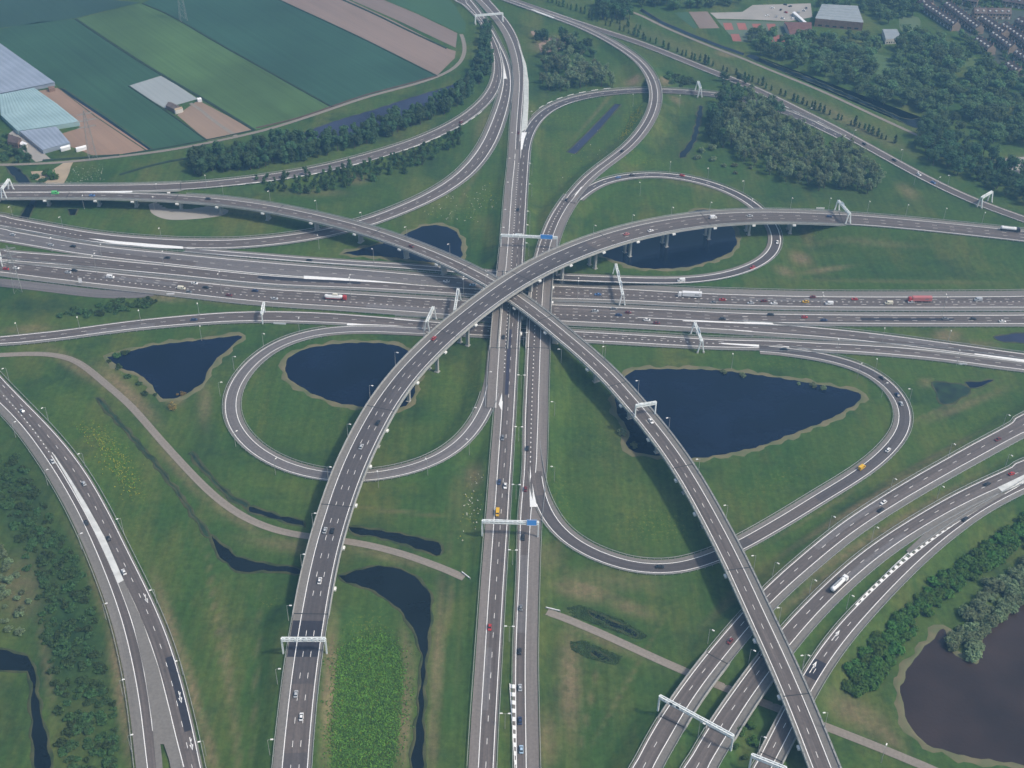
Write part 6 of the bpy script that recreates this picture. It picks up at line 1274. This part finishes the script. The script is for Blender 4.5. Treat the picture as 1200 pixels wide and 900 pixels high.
for px, key, kind, col, lab in [
 ((353, 841), UF, 'car', 'white', 'white car lowest on the upper flyover near the bottom edge'), ((347, 812), UF, 'hatch', 'silver', 'silver hatchback just ahead of the lowest white car on the upper flyover'), ((375, 679), UF, 'car', 'white', 'white car above the winding ditch on the upper flyover'),
 ((381, 621), UF, 'car', 'silver', 'silver car in the outer lane over the service path'), ((390, 620), UF, 'hatch', 'black', 'black hatchback level with the silver car over the service path'), ((424, 522), UF, 'car', 'silver', 'silver car on the upper flyover by the oval pond'), ((443, 495), UF, 'car', 'black', 'black car ahead of the silver one by the oval pond'),
 ((509, 395), UF, 'hatch', 'red', 'bright red hatchback near the crown of the upper flyover'), ((735, 274), UF, 'car', 'pink', 'faded red car on the upper flyover past the crossing'), ((764, 270), UF, 'car', 'white', 'white car above the flyover pond, ahead of the faded red car'), ((837, 255), UF, 'van', 'white', 'white van on the upper flyover above the pond'),
 ((877, 253), UF, 'car', 'silver', 'silver car on the upper flyover ahead of the white van'), ((971, 253.5), UF, 'hatch', 'navy', 'dark blue hatchback just before the gantry at the embankment'), ((1184, 270), UF, 'silo', ('black', 'white'), 'white tanker truck with a black cab at the right of the upper flyover'),
 ((480, 288), LF, 'hatch', 'maroon', 'maroon hatchback on the lower flyover above the far pond'), ((764, 495), LF, 'car', 'white', 'white car on the lower flyover above the triangular pond'), ((245, 233), LF, 'car', 'black', 'black car where the lower flyover leaves the slip road'), ((106, 229), LF, 'car', 'blue', 'blue car on the lower flyover deck over the short canal'), ((66, 226.5), LF, 'van', 'green', 'bright green van on the lower flyover near the edge gantry'),
 ((8, 315), NT, 'car', 'red', 'red car on the wide motorway at the picture edge'), ((19, 314), NT, 'car', 'white', 'white car just ahead of the red car at the picture edge'), ((80, 319), NT, 'car', 'silver', 'silver car behind the black one near the white road sign'), ((88, 317), NT, 'car', 'black', 'black car near the white road sign on the wide motorway'), ((131, 325), NT, 'van', 'white', 'white van past the white road sign on the wide motorway'),
 ((212, 338), NT, 'van', 'cream', 'cream van on the wide motorway above the near slip road'), ((222, 342), NT, 'hatch', 'grey', 'grey hatchback tucked beside the cream van'), ((228, 332), NT, 'car', 'white', 'white car in the fast lane ahead of the cream van'), ((240, 336.5), NT, 'car', 'black', 'black car diagonally ahead of the cream van'), ((266, 345.5), NT, 'car', 'maroon', 'dark red car near the start of the white block line'),
 ((298, 340.5), NT, 'car', 'navy', 'dark blue car alone between cream van and red tanker'), ((324, 350), NT, 'car', 'silver', 'silver car behind the red tanker truck'), ((393, 350), NT, 'tank', ('red', 'white'), 'red and white tanker truck on the near carriageway'),
 ((696, 364), NT, 'car', 'silver', 'silver car just past the crossing on the near carriageway'), ((720, 362), NT, 'car', 'grey', 'grey car below the gantry legs on the near carriageway'), ((735, 366), NT, 'hatch', 'maroon', 'maroon hatchback past the gantry legs on the near carriageway'), ((723, 369), NT, 'car', 'navy', 'navy car in the middle lane below the gantry'), ((759, 375), NT, 'car', 'white', 'white car entering the exit lane'), ((771, 378.5), NT, 'car', 'maroon', 'dark maroon car in the exit lane beside the white car'),
 ((848, 373.5), NT, 'hatch', 'black', 'black hatchback on the near carriageway under the white truck'), ((905, 368.5), 'near_upper', 'car', 'black', 'black car in the fast lane at the exit wedge'), ((943, 371.5), 'near_upper', 'hatch', 'red', 'red hatchback on the near carriageway beyond the exit'), ((963, 375), 'near_upper', 'car', 'navy', 'navy car behind the red hatchback beyond the exit'),
 ((1107, 373.5), 'near_upper', 'hatch', 'grey', 'grey hatchback on the near carriageway far to the right'), ((1143, 373.5), 'near_upper', 'hatch', 'black', 'black hatchback ahead of the grey one far to the right'), ((1177, 376.5), 'near_upper', 'car', 'white', 'white car on the near carriageway by the picture edge'),
 ((808, 347), FM, 'box', ('white', 'white'), 'long white box truck on the far carriageway'), ((845, 351), FM, 'car', 'red', 'red car right behind the white box truck'), ((835, 354.3), FM, 'hatch', 'grey', 'grey hatchback alongside the tail of the white box truck'), ((878, 355), FM, 'hatch', 'silver', 'silver hatchback in the fast lane between the red cars'), ((897, 352.5), FM, 'car', 'maroon', 'maroon car in the middle of the far carriageway'), ((908, 355.5), FM, 'car', 'white', 'white car beside the maroon one on the far carriageway'),
 ((946, 353.5), FM, 'car', 'yellow', 'yellow car on the far carriageway'), ((953, 346.8), FM, 'hatch', 'maroon', 'maroon hatchback on the slow lane above the yellow car'), ((973, 356), FM, 'van', 'white', 'white van following the yellow car'), ((1001, 350.5), FM, 'hatch', 'red', 'red hatchback between the two white vans'), ((1043, 355.5), FM, 'van', 'cream', 'cream van on the far carriageway far to the right'), ((1067, 354), FM, 'car', 'silver', 'silver car ahead of the long red truck'), ((1080, 352.5), FM, 'box', ('red', 'pink'), 'long faded red truck on the far carriageway'), ((1148, 351.5), FM, 'van', 'silver', 'silver van behind the red truck on the far carriageway'), ((702, 345), FM, 'car', 'blue', 'blue car under the tall lamp on the far carriageway'),
 ((86, 288.5), 'far_through', 'car', 'black', 'black car on the upper carriageway below the far slip road'), ((197, 302), 'far_through', 'car', 'black', 'black car further along the upper carriageway'), ((363, 306.5), 'loop_far_tail', 'car', 'black', 'black car in the merge lane from the far loop'), ((522, 329.5), 'far_through', 'car', 'white', 'white car coming out from under the lower flyover'), ((555, 334), 'far_through', 'car', 'lightblue', 'light blue car beneath the two flyovers'), ((60, 287), 'far_through', 'hatch', 'silver', 'silver hatchback behind the first black car on the upper carriageway'), ((16, 275), 'far_through', 'hatch', 'silver', 'silver hatchback near the picture edge on the upper carriageway'),
 ((229, 374.5), 'near_ramp', 'car', 'navy', 'navy car on the near slip road above the reed lined pond'), ((920, 409.5), 'loop_right', 'car', 'black', 'black car entering the triangular loop ramp'), ((1034, 443), 'loop_right', 'car', 'black', 'black car at the top bend of the triangular loop'), ((1056, 472), 'loop_right', 'hatch', 'silver', 'silver hatchback on the bend of the triangular loop'), ((1052, 463), 'loop_right', 'car', 'navy', 'navy car in the triangular loop bend just behind the silver one'), ((1041, 527), 'loop_right', 'car', 'white', 'white car behind the yellow van on the triangular loop'), ((1010, 548), 'loop_right', 'van', 'yellow', 'bright yellow van on the triangular loop ramp'), ((777, 664), 'loop_right', 'car', 'black', 'black car on the loop just before the lower flyover'),
 ((800, 329), 'loop_far', 'van', 'white', 'white van leaving the far loop ramp'), ((882, 314), 'loop_far', 'car', 'red', 'red car in the lower bend of the far loop'), ((723, 208), 'loop_far', 'car', 'blue', 'blue car entering the far loop ramp'), ((741, 205), 'loop_far', 'car', 'black', 'black car at the top of the far loop'), ((797, 205), 'loop_far', 'hatch', 'red', 'small red car at the top of the far loop'), ((911, 283), 'loop_far', 'hatch', 'white', 'small white car passing below the upper flyover'),
 ((589, 513), 'main_left', 'car', 'grey', 'grey car on the left central carriageway below the loop wedge'), ((585, 565), 'main_left', 'hatch', 'navy', 'navy hatchback behind the yellow van on the central motorway'), ((592, 571), 'main_left', 'car', 'white', 'white car beside the navy hatchback on the central motorway'), ((583, 602), 'main_left', 'van', 'yellow', 'bright yellow van just before the blue sign gantry'), ((574, 733), 'main_left', 'hatch', 'red', 'red hatchback alone on the left central carriageway'), ((590, 395), 'weave_lane', 'hatch', 'black', 'black hatchback in the weaving lane just below the crossing'),
 ((607, 246), 'main_left', 'car', 'black', 'black car on the left carriageway above the oval sign gantry'), ((607.5, 156), 'weave_lane', 'hatch', 'maroon', 'dark red car beside the white feeder wedge'), ((617, 527), 'main_right', 'car', 'black', 'black car at the tip of the right carriageway wedge'), ((616, 571), 'main_right', 'hatch', 'maroon', 'maroon hatchback beside the white wedge on the right carriageway'), ((613, 628), 'main_right', 'car', 'black', 'black car just below the blue sign gantry'), ((610.5, 710), 'main_right', 'hatch', 'grey', 'grey hatchback on the right carriageway by the bare grass'), ((609, 764), 'main_right', 'hatch', 'black', 'black hatchback before the ladder hatching'), ((609.5, 806), 'main_right', 'hatch', 'silver', 'silver hatchback beside the ladder hatching'), ((609.5, 846), 'main_right', 'car', 'navy', 'navy car beside the ladder hatching'), ((611, 880), 'main_right', 'car', 'lightblue', 'light blue car at the bottom of the right carriageway'),
 ((664.5, 233), 'main_right', 'car', 'black', 'black car where the far loop splits off'), ((730, 176), 'branch', 'hatch', 'black', 'black hatchback alone on the branch road'), ((539, 143.5), 'slip_left', 'car', 'maroon', 'maroon car on the slip road beside the tree belt'),
 ((984, 685), 'lower_second', 'silo', ('white', 'white'), 'white tanker truck on the second lower road'), ((1170, 514.5), 'lower_first', 'car', 'maroon', 'maroon car at the upper end of the first lower road'), ((1033, 597), 'lower_first', 'car', 'black', 'black car on the first lower road'), ((1035, 589), 'lower_first', 'hatch', 'white', 'white hatchback beside the black car on the first lower road'), ((855, 752), 'lower_first', 'hatch', 'maroon', 'dark red hatchback just short of the lower flyover'), ((1183, 556), 'lower_second', 'hatch', 'red', 'red hatchback by the broad white wedge'), ((1155, 568), 'lower_second', 'car', 'black', 'black car at the top of the second lower road'), ((1130, 608), 'lower_third', 'car', 'black', 'black car beside the ladder hatching on the third lower road'),
 ((144, 668), 'corner_right', 'car', 'white', 'white car beside the end of the long white wedge'), ((127, 631), 'corner_right', 'hatch', 'black', 'black hatchback beside the long white wedge'), ((100, 612), 'corner_left', 'hatch', 'black', 'black hatchback in the outer lane beside the long white wedge'), ((98, 566), 'corner_right', 'hatch', 'silver', 'silver hatchback higher up the corner motorway'), ((61, 540), 'corner_left', 'hatch', 'silver', 'silver hatchback at the tip of the long white wedge'), ((20, 486), 'corner_right', 'hatch', 'silver', 'silver hatchback near the top of the corner motorway'),
 ((1012, 168), 'distant_motorway', 'hatch', 'black', 'black hatchback on the distant motorway by the white wedge'), ((1047, 187), 'distant_motorway', 'car', 'black', 'black car on the distant motorway below the hatchback'), ((1076, 204), 'distant_motorway', 'hatch', 'white', 'white hatchback on the distant motorway by the dark belt'), ((1092, 213), 'distant_motorway', 'car', 'blue', 'blue car on the distant motorway by the dark belt'),
]: vehicle(px, key, kind, col, lab)
for i, (u, v, c) in enumerate([(905, 10, 'white'), (915, 12, 'black'), (921, 15, 'red'), (899, 19, 'white'), (910, 20, 'silver'), (917, 22, 'white'), (929, 22, 'white'), (936, 15, 'silver'), (942, 13, 'white'), (926, 8, 'black'), (945, 10, 'grey'), (920, 6, 'black')]):
    P = unp(u, v); k = ('hatch', c); o = copy_tree(CARS[k]) if k in CARS else make_car(c, 'hatch'); CARS.setdefault(k, o)
    o.location = (P[0], P[1], .1); o.rotation_euler = (0, 0, i*1.1); tag(o, '%s car standing in the pale car park behind the red courts' % c, 'car', 'cars in the far car park')

# ------------------------------------------------------------------ electricity pylons
def pylon(px, h, label, rz):
    P = unp(*px); t = thing('electricity_pylon', label, 'pylon', (P[0], P[1], ground_z(P[0], P[1])), rz)
    mb = MB(); b = h*.075; w2 = h*.022; wz = lambda f: b*(1-f)+w2*f if f < .65 else (b*.35+w2*.65)*(1-(f-.65)/.35*.85)
    lv = [0, .16, .30, .42, .53, .62, .70, .78, .86, .93, 1.0]; cr = [(1, 1), (1, -1), (-1, -1), (-1, 1)]
    for i in range(len(lv)-1):
        z0, z1 = lv[i]*h, lv[i+1]*h; a, c = wz(lv[i]), wz(lv[i+1])
        for k in range(4):
            p, q = cr[k], cr[(k+1) % 4]
            mb.bar((p[0]*a, p[1]*a, z0), (p[0]*c, p[1]*c, z1), .11, k=4, cap=False); mb.bar((p[0]*a, p[1]*a, z0), (q[0]*c, q[1]*c, z1), .055, k=3, cap=False); mb.bar((q[0]*a, q[1]*a, z0), (p[0]*c, p[1]*c, z1), .055, k=3, cap=False)
    mb.build('tower', 'lattice', t)
    for f, ln in ((.66, .17), (.79, .21), (.92, .14)):
        z = f*h; l = ln*h; a = MB()
        for s in (1, -1):
            a.bar((0, -.6, z), (s*l, 0, z+.2), .14, k=4); a.bar((0, .6, z), (s*l, 0, z+.2), .14, k=4); a.bar((0, 0, z+h*.035), (s*l, 0, z+.3), .11, k=4); a.bar((s*l, 0, z), (s*l, 0, z-h*.035), .12, k=4)
        a.build('cross_arm', 'lattice', t)
pylon((215, 24), 42, 'tall lattice pylon at the top edge among the crop fields', .5)
pylon((109, 186), 40, 'lattice pylon standing beside the farm road and bare plot', .5)
pylon((21, 341), 34, 'lattice pylon on the verge of the wide motorway at the picture edge', .4)
